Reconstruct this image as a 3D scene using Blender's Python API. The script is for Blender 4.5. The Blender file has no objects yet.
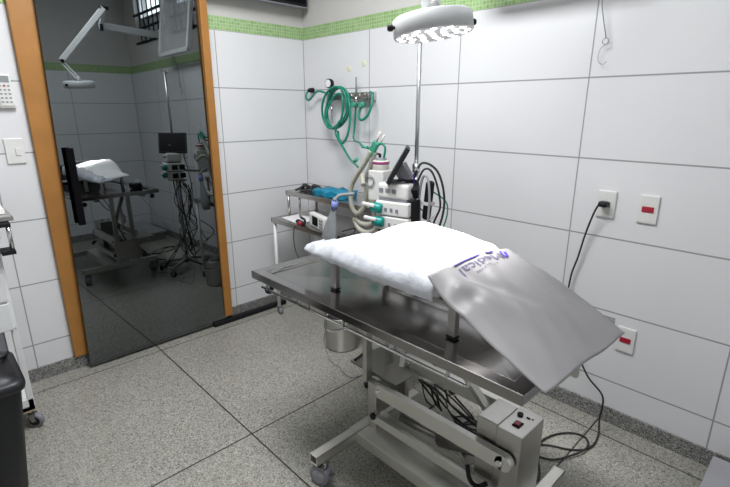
import bpy, bmesh, math, random
from mathutils import Vector, Matrix
random.seed(7)
sc = bpy.context.scene
col = sc.collection
# ---------------------------------------------------------------- camera, world, lights, exposure
cam_d = bpy.data.cameras.new('camera'); cam = bpy.data.objects.new('camera', cam_d); col.objects.link(cam)
cam_d.sensor_width = 36.0; cam_d.lens = 463.64/730*36; cam_d.clip_start = 0.02
cam.location = (2.8134, -2.1153, 1.4105)
cam.rotation_euler = (math.radians(90-16.189), 0, math.radians(136.017-90))
sc.camera = cam
sc.view_settings.view_transform = 'Standard'; sc.view_settings.look = 'None'
sc.view_settings.gamma = 1; sc.view_settings.use_curve_mapping = False
sc.view_settings.exposure = 0.0
w = bpy.data.worlds.new('world'); sc.world = w; w.use_nodes = True
w.node_tree.nodes['Background'].inputs[0].default_value = (0.86, 0.93, 1, 1)
w.node_tree.nodes['Background'].inputs[1].default_value = 8
def area(name, loc, size, power, color=(1,1,1), rot=(0,0,0), sy=None, spread=180):
    d = bpy.data.lights.new(name, 'AREA'); d.shape = 'RECTANGLE'; d.size = size; d.size_y = sy or size
    d.energy = power; d.color = color; d.spread = math.radians(spread)
    o = bpy.data.objects.new(name, d); col.objects.link(o); o.location = loc; o.rotation_euler = rot
    return o
area('ceiling_fixture_light', (1.45, -1.30, 2.735), 1.2, 66, (0.97, 0.98, 1.0), sy=0.6)

# ---------------------------------------------------------------- materials
MATS = {}
def nodes(name):
    m = bpy.data.materials.new(name); m.use_nodes = True
    nt = m.node_tree; b = nt.nodes['Principled BSDF']
    MATS[name] = m
    return m, nt, b
def L(nt, a, b): nt.links.new(a, b)
def N(nt, t, **k):
    n = nt.nodes.new(t)
    for a, v in k.items(): setattr(n, a, v)
    return n
def mth(nt, op, a, b=None, c=None):
    n = nt.nodes.new('ShaderNodeMath'); n.operation = op
    for i, v in enumerate((a, b, c)):
        if v is None: continue
        if isinstance(v, (int, float)): n.inputs[i].default_value = v
        else: L(nt, v, n.inputs[i])
    return n.outputs[0]
def mixc(nt, f, a, b):
    n = nt.nodes.new('ShaderNodeMix'); n.data_type = 'RGBA'
    if isinstance(f, (int, float)): n.inputs[0].default_value = f
    else: L(nt, f, n.inputs[0])
    for i, v in ((6, a), (7, b)):
        if isinstance(v, tuple): n.inputs[i].default_value = (*v[:3], 1)
        else: L(nt, v, n.inputs[i])
    return n.outputs[2]
def simple(name, c, rough=0.5, metal=0.0, var=0.06, scale=30, spec=0.5, bump=0.0, trans=0.0, emis=None, coat=0):
    m, nt, b = nodes(name)
    tc = N(nt, 'ShaderNodeTexCoord'); no = N(nt, 'ShaderNodeTexNoise'); no.inputs['Scale'].default_value = scale
    no.inputs['Detail'].default_value = 4
    L(nt, tc.outputs['Object'], no.inputs['Vector'])
    dk = tuple(x*(1-var*2) for x in c); lt = tuple(min(1, x*(1+var*2)) for x in c)
    L(nt, mixc(nt, no.outputs['Fac'], dk, lt), b.inputs['Base Color'])
    b.inputs['Roughness'].default_value = rough; b.inputs['Metallic'].default_value = metal
    b.inputs['Specular IOR Level'].default_value = spec
    b.inputs['Coat Weight'].default_value = coat
    if trans: b.inputs['Transmission Weight'].default_value = trans
    if bump:
        bp = N(nt, 'ShaderNodeBump'); bp.inputs['Strength'].default_value = bump; bp.inputs['Distance'].default_value = 0.01
        L(nt, no.outputs['Fac'], bp.inputs['Height']); L(nt, bp.outputs[0], b.inputs['Normal'])
    if emis:
        b.inputs['Emission Color'].default_value = (*emis[:3], 1); b.inputs['Emission Strength'].default_value = emis[3]
    return m
def steel(name, c, rough=0.3, sc_=(60, 3, 60)):
    m, nt, b = nodes(name)
    tc = N(nt, 'ShaderNodeTexCoord'); mp = N(nt, 'ShaderNodeMapping'); mp.inputs['Scale'].default_value = sc_
    no = N(nt, 'ShaderNodeTexNoise'); no.inputs['Scale'].default_value = 6; no.inputs['Detail'].default_value = 5
    n2 = N(nt, 'ShaderNodeTexNoise'); n2.inputs['Scale'].default_value = 9; n2.inputs['Detail'].default_value = 6
    L(nt, tc.outputs['Object'], mp.inputs[0]); L(nt, mp.outputs[0], no.inputs['Vector']); L(nt, tc.outputs['Object'], n2.inputs['Vector'])
    f = mth(nt, 'MULTIPLY_ADD', no.outputs['Fac'], 0.5, mth(nt, 'MULTIPLY', n2.outputs['Fac'], 0.5))
    L(nt, mixc(nt, f, tuple(x*0.85 for x in c), tuple(min(1, x*1.12) for x in c)), b.inputs['Base Color'])
    b.inputs['Metallic'].default_value = 1.0
    L(nt, mth(nt, 'MULTIPLY_ADD', f, 0.16, rough-0.08), b.inputs['Roughness'])
    return m
def wall_mat(name, axis, pieces):
    """white 66 x 33 cm tiles up to 1.87 m, a green glass mosaic band, plaster above. pieces: list of (limit, offset)"""
    m, nt, b = nodes(name)
    g = N(nt, 'ShaderNodeNewGeometry'); s = N(nt, 'ShaderNodeSeparateXYZ'); L(nt, g.outputs['Position'], s.inputs[0])
    u = s.outputs[axis]; z = s.outputs[2]
    uu = u
    if pieces:
        lim, off = pieces
        uu = mth(nt, 'ADD', u, mth(nt, 'MULTIPLY', mth(nt, 'LESS_THAN', u, lim), off))
    def line(v, pitch, half):
        f = mth(nt, 'FRACT', mth(nt, 'ADD', mth(nt, 'DIVIDE', v, pitch), 0.5))
        d = mth(nt, 'MULTIPLY', mth(nt, 'ABSOLUTE', mth(nt, 'SUBTRACT', f, 0.5)), pitch)
        return mth(nt, 'LESS_THAN', d, half)
    jz = line(mth(nt, 'SUBTRACT', 1.87, z), 0.333, 0.0032)
    ju = line(uu, 0.66, 0.0028)
    j = mth(nt, 'MAXIMUM', jz, ju)
    no = N(nt, 'ShaderNodeTexNoise'); no.inputs['Scale'].default_value = 1.6; L(nt, g.outputs['Position'], no.inputs['Vector'])
    tile = mixc(nt, no.outputs['Fac'], (0.68, 0.685, 0.70), (0.735, 0.74, 0.755))
    low = mixc(nt, j, tile, (0.30, 0.30, 0.305))
    # mosaic
    mj = mth(nt, 'MAXIMUM', line(mth(nt, 'SUBTRACT', 1.87, z), 0.0194, 0.0020), line(u, 0.0194, 0.0020))
    wn = N(nt, 'ShaderNodeTexWhiteNoise'); wn.noise_dimensions = '2D'; cb = N(nt, 'ShaderNodeCombineXYZ')
    L(nt, mth(nt, 'FLOOR', mth(nt, 'DIVIDE', u, 0.0194)), cb.inputs[0]); L(nt, mth(nt, 'FLOOR', mth(nt, 'DIVIDE', mth(nt, 'SUBTRACT', z, 1.87), 0.0194)), cb.inputs[1])
    L(nt, cb.outputs[0], wn.inputs['Vector'])
    mo = mixc(nt, wn.outputs['Value'], (0.22, 0.38, 0.13), (0.33, 0.50, 0.22))
    mos = mixc(nt, mj, mo, (0.42, 0.54, 0.33))
    up = mixc(nt, no.outputs['Fac'], (0.52, 0.51, 0.49), (0.57, 0.56, 0.54))
    inband = mth(nt, 'GREATER_THAN', z, 1.87); above = mth(nt, 'GREATER_THAN', z, 1.9475)
    L(nt, mixc(nt, above, mixc(nt, inband, low, mos), up), b.inputs['Base Color'])
    r = mth(nt, 'ADD', 0.24, mth(nt, 'MULTIPLY', above, 0.6)); r = mth(nt, 'ADD', r, mth(nt, 'MULTIPLY', mth(nt, 'MULTIPLY', j, mth(nt, 'SUBTRACT', 1.0, inband)), 0.5))
    L(nt, r, b.inputs['Roughness'])
    bp = N(nt, 'ShaderNodeBump'); bp.inputs['Strength'].default_value = 0.25; bp.inputs['Distance'].default_value = 0.002
    hh = mth(nt, 'SUBTRACT', 1.0, mth(nt, 'MULTIPLY', mth(nt, 'ADD', mth(nt, 'MULTIPLY', j, mth(nt, 'SUBTRACT', 1.0, inband)), mth(nt, 'MULTIPLY', mj, inband)), mth(nt, 'SUBTRACT', 1.0, above)))
    L(nt, hh, bp.inputs['Height']); L(nt, bp.outputs[0], b.inputs['Normal'])
    return m
def granite(name, a, b_, c, dark, scale=170, joints=False, rough=0.32):
    m, nt, b = nodes(name)
    g = N(nt, 'ShaderNodeNewGeometry')
    v = N(nt, 'ShaderNodeTexVoronoi'); v.inputs['Scale'].default_value = scale; L(nt, g.outputs['Position'], v.inputs['Vector'])
    sp = N(nt, 'ShaderNodeSeparateColor'); L(nt, v.outputs['Color'], sp.inputs[0])
    n1 = N(nt, 'ShaderNodeTexNoise'); n1.inputs['Scale'].default_value = 1.7; n1.inputs['Detail'].default_value = 3; L(nt, g.outputs['Position'], n1.inputs['Vector'])
    n2 = N(nt, 'ShaderNodeTexNoise'); n2.inputs['Scale'].default_value = scale*0.9; n2.inputs['Detail'].default_value = 3; L(nt, g.outputs['Position'], n2.inputs['Vector'])
    base = mixc(nt, sp.outputs[0], a, b_)
    base = mixc(nt, mth(nt, 'GREATER_THAN', sp.outputs[1], 1-dark), base, c)
    base = mixc(nt, mth(nt, 'MULTIPLY', mth(nt, 'GREATER_THAN', sp.outputs[2], 0.90), 0.6), base, (0.55, 0.54, 0.49))
    hs = N(nt, 'ShaderNodeHueSaturation'); L(nt, base, hs.inputs['Color'])
    L(nt, mth(nt, 'MULTIPLY_ADD', n1.outputs['Fac'], 0.35, mth(nt, 'MULTIPLY_ADD', n2.outputs['Fac'], 0.5, 0.60)), hs.inputs['Value'])
    out = hs.outputs[0]
    if joints:
        s = N(nt, 'ShaderNodeSeparateXYZ'); L(nt, g.outputs['Position'], s.inputs[0])
        def near(v_, p): return mth(nt, 'LESS_THAN', mth(nt, 'ABSOLUTE', mth(nt, 'SUBTRACT', v_, p)), 0.0034)
        j = None
        for ax, ps in ((0, (0.135, 1.182, 2.229, 3.2)), (1, (-0.117, -1.252, -2.387, -3.48))):
            for p_ in ps:
                q = near(s.outputs[ax], p_); j = q if j is None else mth(nt, 'MAXIMUM', j, q)
        out = mixc(nt, j, out, (0.02, 0.02, 0.018))
    L(nt, out, b.inputs['Base Color']); b.inputs['Roughness'].default_value = rough
    return m

wall_mat('tile_back', 0, None); wall_mat('tile_left', 1, (-1.62, -0.133 - 0.0)); wall_mat('tile_other', 1, None)
granite('terrazzo', (0.262, 0.258, 0.228), (0.345, 0.337, 0.294), (0.13, 0.125, 0.11), 0.20, scale=240, joints=True, rough=0.30)
granite('granite_dark', (0.16, 0.16, 0.157), (0.29, 0.285, 0.275), (0.07, 0.07, 0.07), 0.30, scale=250, rough=0.35)
simple('ceiling_paint', (0.62, 0.62, 0.61), 0.9)
simple('orange_wood', (0.36, 0.16, 0.035), 0.42, var=0.12, scale=8)
steel('steel', (0.50, 0.49, 0.47), 0.30); steel('steel_dark', (0.36, 0.35, 0.33), 0.34)
steel('steel_base', (0.78, 0.77, 0.73), 0.48); steel('chrome', (0.72, 0.72, 0.72), 0.14); steel('aluminium', (0.62, 0.63, 0.64), 0.38)
steel('brushed_top', (0.33, 0.32, 0.31), 0.17, (3, 60, 60))
simple('black_plastic', (0.010, 0.010, 0.012), 0.5, spec=0.25); simple('matte_black', (0.004, 0.004, 0.005), 0.8, spec=0.05); simple('black_rubber', (0.018, 0.018, 0.018), 0.6)
simple('bin_plastic', (0.009, 0.010, 0.014), 0.45); simple('screen_glass', (0.005, 0.006, 0.008), 0.3, spec=0.05)
simple('white_plastic', (0.70, 0.70, 0.68), 0.38, var=0.02); simple('white_paint', (0.76, 0.77, 0.77), 0.32, var=0.02)
simple('cream_plastic', (0.62, 0.61, 0.55), 0.4, var=0.03); simple('grey_plastic', (0.22, 0.22, 0.25), 0.5)
simple('wheel_grey', (0.22, 0.21, 0.25), 0.45); simple('wheel_hub', (0.30, 0.31, 0.33), 0.5)
simple('pad_cloth', (0.88, 0.86, 0.86), 0.75, var=0.02, scale=12, bump=0.25)
simple('sheer_cloth', (0.60, 0.62, 0.67), 0.35, var=0.12, scale=30, bump=0.4)
simple('sheet_grey', (0.25, 0.245, 0.252), 0.5, var=0.03, scale=6, bump=0.12)
simple('green_hose', (0.0, 0.21, 0.135), 0.3, var=0.05); simple('beige_hose', (0.46, 0.45, 0.38), 0.45, var=0.05)
simple('teal', (0.0, 0.25, 0.22), 0.35); simple('blue_plastic', (0.0, 0.20, 0.33), 0.5, var=0.2, scale=18)
simple('lilac', (0.22, 0.27, 0.62), 0.4); simple('magenta', (0.30, 0.05, 0.17), 0.4); simple('red', (0.35, 0.012, 0.03), 0.3)
simple('ink', (0.035, 0.02, 0.27), 0.6); simple('ink_grey', (0.10, 0.09, 0.17), 0.6); simple('lamp_paint', (0.56, 0.57, 0.58), 0.35, var=0.01); simple('purple_cable', (0.05, 0.02, 0.25), 0.5)
simple('yellow_mark', (0.70, 0.70, 0.52), 0.6); simple('paper', (0.78, 0.77, 0.80), 0.8, var=0.01)
simple('wood_edge', (0.42, 0.34, 0.20), 0.6); simple('valve_green', (0.05, 0.30, 0.20), 0.35)
simple('bag_grey', (0.26, 0.28, 0.29), 0.45, var=0.08, bump=0.2); simple('remote_grey', (0.25, 0.27, 0.28), 0.4)
simple('pale_green', (0.42, 0.50, 0.36), 0.5); simple('marble', (0.33, 0.33, 0.35), 0.3, var=0.12, scale=7)
simple('outside_render', (0.30, 0.31, 0.33), 0.9)
simple('led', (1, 1, 1), 0.4, emis=(1.0, 0.98, 1.0, 5)); simple('tube_lamp', (1, 1, 1), 0.4, emis=(0.95, 0.98, 1, 4))
m, nt, b = nodes('tinted_mirror')
g_ = N(nt, 'ShaderNodeNewGeometry'); n_ = N(nt, 'ShaderNodeTexNoise'); n_.inputs['Scale'].default_value = 2; L(nt, g_.outputs['Position'], n_.inputs['Vector'])
L(nt, mixc(nt, n_.outputs['Fac'], (0.165, 0.18, 0.185), (0.18, 0.195, 0.20)), b.inputs['Base Color'])
b.inputs['Metallic'].default_value = 1; b.inputs['Roughness'].default_value = 0.012; b.inputs['Specular Tint'].default_value = (0.2, 0.2, 0.2, 1)
m, nt, b = nodes('clear_glass'); b.inputs['Roughness'].default_value = 0.15; b.inputs['Base Color'].default_value = (0.75, 0.78, 0.78, 1); b.inputs['Alpha'].default_value = 0.3
m, nt, b = nodes('frosted_glass'); b.inputs['Roughness'].default_value = 0.6; b.inputs['Base Color'].default_value = (0.42, 0.44, 0.46, 1)
b.inputs['Alpha'].default_value = 0.85
def M(n): return MATS[n]

# ---------------------------------------------------------------- geometry helpers (world coordinates)
def B(bm, x0, x1, y0, y1, z0, z1, rot=None, mi=0):
    vs = [bm.verts.new((x, y, z)) for x in (x0, x1) for y in (y0, y1) for z in (z0, z1)]
    fs = [bm.faces.new([vs[i] for i in q]) for q in ((0,1,3,2),(4,6,7,5),(0,4,5,1),(2,3,7,6),(0,2,6,4),(1,5,7,3))]
    for f in fs: f.material_index = mi
    if rot is not None:
        ang, ax, c = rot
        bmesh.ops.rotate(bm, cent=Vector(c), matrix=Matrix.Rotation(ang, 3, ax), verts=vs)
    return vs
def bar(bm, p, q, wdt, hgt, up=(0, 0, 1)):
    p = Vector(p); q = Vector(q); d = (q-p).normalized(); u = Vector(up)
    s = d.cross(u)
    if s.length < 1e-4: s = d.cross(Vector((1, 0, 0)))
    s.normalize(); u = s.cross(d).normalized()
    vs = [bm.verts.new(c + s*a*wdt/2 + u*b_*hgt/2) for c in (p, q) for a, b_ in ((-1,-1),(1,-1),(1,1),(-1,1))]
    for i in range(4): bm.faces.new((vs[i], vs[(i+1) % 4], vs[4+(i+1) % 4], vs[4+i]))
    bm.faces.new(vs[3::-1]); bm.faces.new(vs[4:])
    return vs
def smooth_pts(pts, n=8):
    P = [Vector(p) for p in pts]
    if len(P) < 3: return P
    out = []
    Q = [2*P[0]-P[1]] + P + [2*P[-1]-P[-2]]
    for i in range(1, len(Q)-2):
        a, b_, c, d = Q[i-1:i+3]
        for k in range(n):
            t = k/n
            out.append(0.5*((2*b_) + (c-a)*t + (2*a-5*b_+4*c-d)*t*t + (-a+3*b_-3*c+d)*t**3))
    out.append(P[-1]); return out
def tube(bm, pts, r, seg=8, n=8, smooth=True, rf=None):
    P = smooth_pts(pts, n) if smooth else [Vector(p) for p in pts]
    prev = None; rings = []
    for i, p in enumerate(P):
        t = (P[min(i+1, len(P)-1)] - P[max(i-1, 0)])
        if t.length < 1e-9: t = Vector((0, 0, 1))
        t.normalize()
        if prev is None:
            a = t.orthogonal().normalized()
        else:
            a = prev - t*prev.dot(t)
            a = a.normalized() if a.length > 1e-6 else t.orthogonal().normalized()
        prev = a; b_ = t.cross(a)
        rr = r if rf is None else rf(i, len(P))
        rings.append([bm.verts.new(p + (a*math.cos(k*2*math.pi/seg) + b_*math.sin(k*2*math.pi/seg))*rr) for k in range(seg)])
    for A, C in zip(rings, rings[1:]):
        for k in range(seg):
            f = bm.faces.new((A[k], A[(k+1) % seg], C[(k+1) % seg], C[k])); f.smooth = True
    bm.faces.new(rings[0][::-1]); bm.faces.new(rings[-1])
def cyl(bm, p, q, r, seg=20, r2=None):
    tube(bm, [p, q], r, seg, smooth=False, rf=(lambda i, n: r if i == 0 else (r2 if r2 is not None else r)))
def lathe(bm, c, prof, seg=32, axis=None):
    """prof: list of (radius, height) about c along axis"""
    c = Vector(c); ax = Vector(axis or (0, 0, 1)).normalized(); a = ax.orthogonal().normalized(); b_ = ax.cross(a)
    rings = []
    for r, h in prof:
        if r < 1e-6: rings.append([bm.verts.new(c + ax*h)])
        else: rings.append([bm.verts.new(c + ax*h + (a*math.cos(k*2*math.pi/seg) + b_*math.sin(k*2*math.pi/seg))*r) for k in range(seg)])
    for A, C in zip(rings, rings[1:]):
        if len(A) == 1 and len(C) == 1: continue
        for k in range(seg):
            k2 = (k+1) % seg
            if len(A) == 1: f = bm.faces.new((A[0], C[k2], C[k]))
            elif len(C) == 1: f = bm.faces.new((A[k], A[k2], C[0]))
            else: f = bm.faces.new((A[k], A[k2], C[k2], C[k]))
            f.smooth = True
def NB(): return bmesh.new()
def mk(name, bm, mat, parent=None, origin=None, bevel=0.0, bseg=2, label=None, autos=False):
    """link bm (world coordinates) as ONE mesh object; parts share their thing's origin"""
    if parent is not None:
        r = parent
        while r.parent: r = r.parent
        org = Vector(r.location)
    else: org = Vector(origin or (0, 0, 0))
    bmesh.ops.recalc_face_normals(bm, faces=bm.faces)
    bmesh.ops.translate(bm, vec=-org, verts=bm.verts)
    me = bpy.data.meshes.new(name); bm.to_mesh(me); bm.free()
    for mm in (mat if isinstance(mat, (list, tuple)) else [mat]): me.materials.append(M(mm))
    o = bpy.data.objects.new(name, me); col.objects.link(o)
    if parent is None: o.location = org
    else: o.parent = parent
    if bevel:
        bv = o.modifiers.new('bevel', 'BEVEL'); bv.width = bevel; bv.segments = bseg; bv.limit_method = 'ANGLE'; bv.angle_limit = math.radians(40)
    if label: o['label'] = label
    return o
def mk_split(name, bm, mat, parent, **k):
    """one object for every loose piece of bm"""
    left = set(bm.verts); out = []
    while left:
        st = [left.pop()]; comp = set(st)
        while st:
            for e in st.pop().link_edges:
                for w_ in e.verts:
                    if w_ in left: left.discard(w_); comp.add(w_); st.append(w_)
        nb = NB(); mp = {v: nb.verts.new(v.co) for v in comp}
        for f in {f for v in comp for f in v.link_faces}:
            g = nb.faces.new([mp[v] for v in f.verts]); g.smooth = f.smooth
        out.append(mk(name, nb, mat, parent, **k))
    bm.free(); return out
def thing(name, label, cat, loc, group=None):
    o = bpy.data.objects.new(name, None); col.objects.link(o); o.location = loc; o.empty_display_size = 0.05
    o['label'] = label; o['category'] = cat
    if group: o['group'] = group
    return o
def tag(o, label, cat, group=None):
    o['label'] = label; o['category'] = cat
    if group: o['group'] = group
    return o
def struct(name, bm, mat, bevel=0.0):
    o = mk(name, bm, mat, bevel=bevel); o['kind'] = 'structure'; return o
def boxp(name, mat, dims, parent, bevel=0.002, label=None, rot=None):
    bm = NB(); B(bm, *dims, rot=rot); return mk(name, bm, mat, parent, bevel=bevel, label=label)

# ---------------------------------------------------------------- room shell
XW, YF, ZC = 3.32, -3.6, 2.8
bm = NB(); B(bm, -0.15, XW+0.15, YF-0.15, 0.15, -0.1, 0); struct('floor', bm, 'terrazzo')
bm = NB(); B(bm, -0.15, XW+0.15, YF-0.15, 0.15, ZC, ZC+0.1); struct('ceiling', bm, 'ceiling_paint')
WZ0, WZ1 = 2.16, 2.66
WA = (2.34, 2.99); WB_ = (1.36, 2.07)
bm = NB()
for a in ((0, XW, 0, 0.15, 0, WZ0), (0, XW, 0, 0.15, WZ1, ZC), (0, WB_[0], 0, 0.15, WZ0, WZ1), (WB_[1], WA[0], 0, 0.15, WZ0, WZ1), (WA[1], XW, 0, 0.15, WZ0, WZ1)): B(bm, *a)
struct('wall_back', bm, 'tile_back')
bm = NB(); B(bm, -0.15, 0, YF, 0.15, 0, ZC); struct('wall_left', bm, 'tile_left')
bm = NB(); B(bm, XW, XW+0.15, YF, 0.15, 0, ZC); struct('wall_right', bm, 'tile_other')
bm = NB(); B(bm, -0.15, XW+0.15, YF-0.15, YF, 0, ZC); struct('wall_front', bm, 'tile_back')
BH = 0.074
bm = NB(); B(bm, 0.012, XW-0.012, -0.012, 0.0, 0, BH); struct('baseboard_back', bm, 'granite_dark')
bm = NB(); B(bm, 0, 0.012, -0.775, 0.0, 0, BH); B(bm, 0, 0.012, YF, -1.60, 0, BH); struct('baseboard_left', bm, 'granite_dark')
bm = NB(); B(bm, XW-0.012, XW, YF, 0.0, 0, BH); struct('baseboard_right', bm, 'granite_dark')
# windows in the back wall, high above the mosaic band
def window(n, x0, x1):
    bm = NB(); t = 0.03
    for a in ((x0, x1, WZ0, WZ0+t), (x0, x1, WZ1-t, WZ1), (x0, x0+t, WZ0, WZ1), (x1-t, x1, WZ0, WZ1), (x0, x1, 2.40, 2.42)):
        B(bm, a[0], a[1], 0.05, 0.09, a[2], a[3])
    o = struct('window_%d' % n, bm, 'aluminium')
    bm = NB(); B(bm, x0+t, x1-t, 0.066, 0.072, WZ0+t, 2.40); mk('lower_pane', bm, 'frosted_glass', o)
    bm = NB()
    k = x0+0.06
    while k < x1-0.03: B(bm, k-0.005, k+0.005, -0.012, -0.002, WZ0-0.015, WZ1); k += 0.115
    for z in (WZ0, 2.30, 2.44): B(bm, x0-0.02, x1+0.02, -0.016, 0.006, z-0.010, z+0.010)
    mk('security_grille', bm, 'black_plastic', o, bevel=0.001)
    return o
window(1, *WA); w2 = window(2, *WB_)
# open sash leaning into the room from window 2
bm = NB(); t = 0.028
for a, b_ in (((1.50, -0.15, 1.95), (2.10, -0.15, 1.95)), ((1.50, -0.15, 1.95), (1.50, -0.03, 2.62)), ((2.10, -0.15, 1.95), (2.10, -0.03, 2.62)), ((1.50, -0.03, 2.62), (2.10, -0.03, 2.62))):
    bar(bm, a, b_, 0.035, 0.035, up=(0, 1, 0.1))
sash = mk('open_sash', bm, 'white_paint', w2, bevel=0.003)
bm = NB(); v = [bm.verts.new(p) for p in ((1.51, -0.149, 1.96), (2.09, -0.149, 1.96), (2.09, -0.033, 2.61), (1.51, -0.033, 2.61))]; bm.faces.new(v)
r_ = bmesh.ops.extrude_face_region(bm, geom=bm.faces[:]); bmesh.ops.translate(bm, vec=(0, 0.005, 0), verts=[e for e in r_['geom'] if isinstance(e, bmesh.types.BMVert)])
mk('pane', bm, 'clear_glass', sash)
# pull cord
bm = NB(); tube(bm, [(2.012, -0.06, 1.95), (2.006, -0.035, 1.82), (2.034, -0.02, 1.685)], 0.0022, 6)
t_ = [(2.034 + 0.012*math.cos(a), -0.02, 1.672 + 0.012*math.sin(a)) for a in [i*math.pi/6 for i in range(13)]]
tube(bm, t_, 0.0016, 6, smooth=False)
t_ = [(2.034, -0.02, 1.66), (2.018, -0.018, 1.645), (2.012, -0.018, 1.62), (2.016, -0.016, 1.595), (2.034, -0.016, 1.585), (2.046, -0.016, 1.595)]
tube(bm, t_, 0.0012, 6)
tag(mk('pull_cord', bm, 'grey_plastic', origin=(2.03, -0.02, 1.67)), 'thin grey window pull cord ending in a ring against the white tiles', 'cord')

# mirror door
AY, AZ = 0.01134, 0.01
def mx(y, z): return 0.0586 - math.tan(AY)*(y+1.2) - math.tan(AZ)*(z-0.97)
bm = NB()
c = [(-1.618, 0.018), (-0.778, 0.018), (-0.778, 2.20), (-1.562, 2.20)]
f1 = [bm.verts.new((mx(y, z), y, z)) for y, z in c]; f0 = [bm.verts.new((mx(y, z)-0.008, y, z)) for y, z in c]
bm.faces.new(f1); bm.faces.new(f0[::-1])
for i in range(4): bm.faces.new((f1[i], f1[(i+1) % 4], f0[(i+1) % 4], f0[i]))
door = struct('door_1', bm, 'tinted_mirror')
bm = NB(); B(bm, 0.090, 0.112, -1.560, -1.528, 0.830, 1.222)
h = mk('door_handle', bm, 'matte_black', door, bevel=0.003, label='long black bar handle')
bm = NB()
for z in (0.88, 1.16): B(bm, mx(-1.55, z), 0.092, -1.552, -1.538, z-0.008, z+0.008)
mk('standoff', bm, 'black_plastic', h)
def strip(name, prof, x0, x1, mat, bev=0.004):
    bm = NB()
    a = [bm.verts.new((x1, y, z)) for y, z in prof]; b2 = [bm.verts.new((x0, y, z)) for y, z in prof]
    bm.faces.new(a); bm.faces.new(b2[::-1])
    for i in range(len(a)): bm.faces.new((a[i], a[(i+1) % len(a)], b2[(i+1) % len(a)], b2[i]))
    return struct(name, bm, mat, bev)
strip('trim_1', [(-1.676, 0.075), (-1.585, 0.075), (-1.54, 2.26), (-1.676, 2.26)], 0, 0.03, 'orange_wood')
strip('trim_2', [(-0.788, 0.05), (-0.735, 0.05), (-0.730, 2.26), (-0.773, 2.26)], 0, 0.075, 'orange_wood')
bm = NB(); B(bm, 0, 0.075, -1.676, -0.730, 2.20, 2.28); struct('trim_3', bm, 'orange_wood', 0.004)
bm = NB(); B(bm, 0.045, 0.082, -0.875, -0.30, 0.0, 0.032)
tag(mk('door_guide_rail', bm, 'black_plastic', origin=(0.06, -0.6, 0), bevel=0.006), 'black floor rail lying along the granite baseboard beside the dark mirror door', 'rail')

# ---------------------------------------------------------------- ceiling fixture out of shot
t = thing('ceiling_light', 'white ceiling light fixture with a flat diffuser above the room', 'ceiling light', (1.45, -1.30, ZC))
bm = NB(); B(bm, 0.80, 2.10, -1.65, -0.95, 2.745, 2.80); mk('housing', bm, 'white_paint', t, bevel=0.004)

# ---------------------------------------------------------------- operating table
TX0, TX1, TY0, TY1, TZ = 1.252, 2.412, -1.236, -0.66, 0.795
tb = thing('operating_table', 'stainless steel lifting operating table standing on castors in the middle of the room', 'operating table', (1.85, -0.945, 0))
bm = NB()
def rect(x0, x1, y0, y1, z): return [bm.verts.new(p) for p in ((x0, y0, z), (x1, y0, z), (x1, y1, z), (x0, y1, z))]
r0 = rect(TX0, TX1, TY0, TY1, TZ-0.030); r1 = rect(TX0, TX1, TY0, TY1, TZ); r2 = rect(TX0+0.045, TX1-0.045, TY0+0.045, TY1-0.045, TZ-0.002)
r3 = rect(TX0+0.052, TX1-0.052, TY0+0.052, TY1-0.052, TZ-0.012)
ym = (TY0+TY1)/2
k0 = bm.verts.new((TX0+0.34, ym, TZ-0.022)); k1 = bm.verts.new((TX1-0.34, ym, TZ-0.022))
for a, b_ in ((r0, r1), (r1, r2), (r2, r3)):
    for i in range(4): bm.faces.new((a[i], a[(i+1) % 4], b_[(i+1) % 4], b_[i]))
bm.faces.new((r3[0], r3[1], k1, k0)); bm.faces.new((r3[1], r3[2], k1)); bm.faces.new((r3[2], r3[3], k0, k1)); bm.faces.new((r3[3], r3[0], k0))
bm.faces.new(r0[::-1])
mk('table_top', bm, 'brushed_top', tb, bevel=0.0025, bseg=2)
def rail(y, s):
    bm = NB()
    cyl(bm, (TX0+0.06, y, 0.741), (2.25, y, 0.741), 0.0050, 10)
    tube(bm, [(2.25, y, 0.741), (2.262, y, 0.745), (2.266, y, 0.76), (2.266, y, 0.768)], 0.0045, 10)
    for x in (TX0+0.10, 1.55, 1.62, 1.80, 2.0, 2.2):
        bar(bm, (x, y, 0.741), (x, y + s*0.004, 0.772), 0.006, 0.012)
    return mk('side_rail', bm, 'chrome', tb)
fr = rail(-1.226, 1); rail(-0.678, -1)
for y, x in ((-1.205, 1.335), (-0.685, 1.36), (-0.70, 2.39)):
    bm = NB()
    zc = 0.728 if x < 2 else 0.70
    lathe(bm, (x-0.014, y, zc-0.004), [(0.0, -0.004), (0.016, -0.002), (0.019, 0.005), (0.016, 0.012), (0.009, 0.016), (0.008, 0.03), (0.0, 0.032)], 14, axis=(0.8, 0.1, 0.5))
    if x > 2: bar(bm, (x-0.01, y, 0.70), (x-0.01, y, 0.775), 0.014, 0.014)
    mk('clamp_knob', bm, 'black_plastic', tb)
# under-frame
bm = NB()
for y in (-1.12, -0.77): bar(bm, (1.30, y, 0.752), (2.37, y, 0.752), 0.03, 0.026)
for x in (1.58, 2.30): bar(bm, (x, -1.18, 0.748), (x, -0.70, 0.748), 0.03, 0.03)
mk('under_frame', bm, 'steel_dark', tb, bevel=0.002)
for y in (-0.85,):
    bm = NB(); bar(bm, (2.378, y, 0.765), (2.378, y, 0.662), 0.026, 0.018, up=(0, 1, 0)); mk('end_bracket', bm, 'steel', tb, bevel=0.002)
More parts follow.
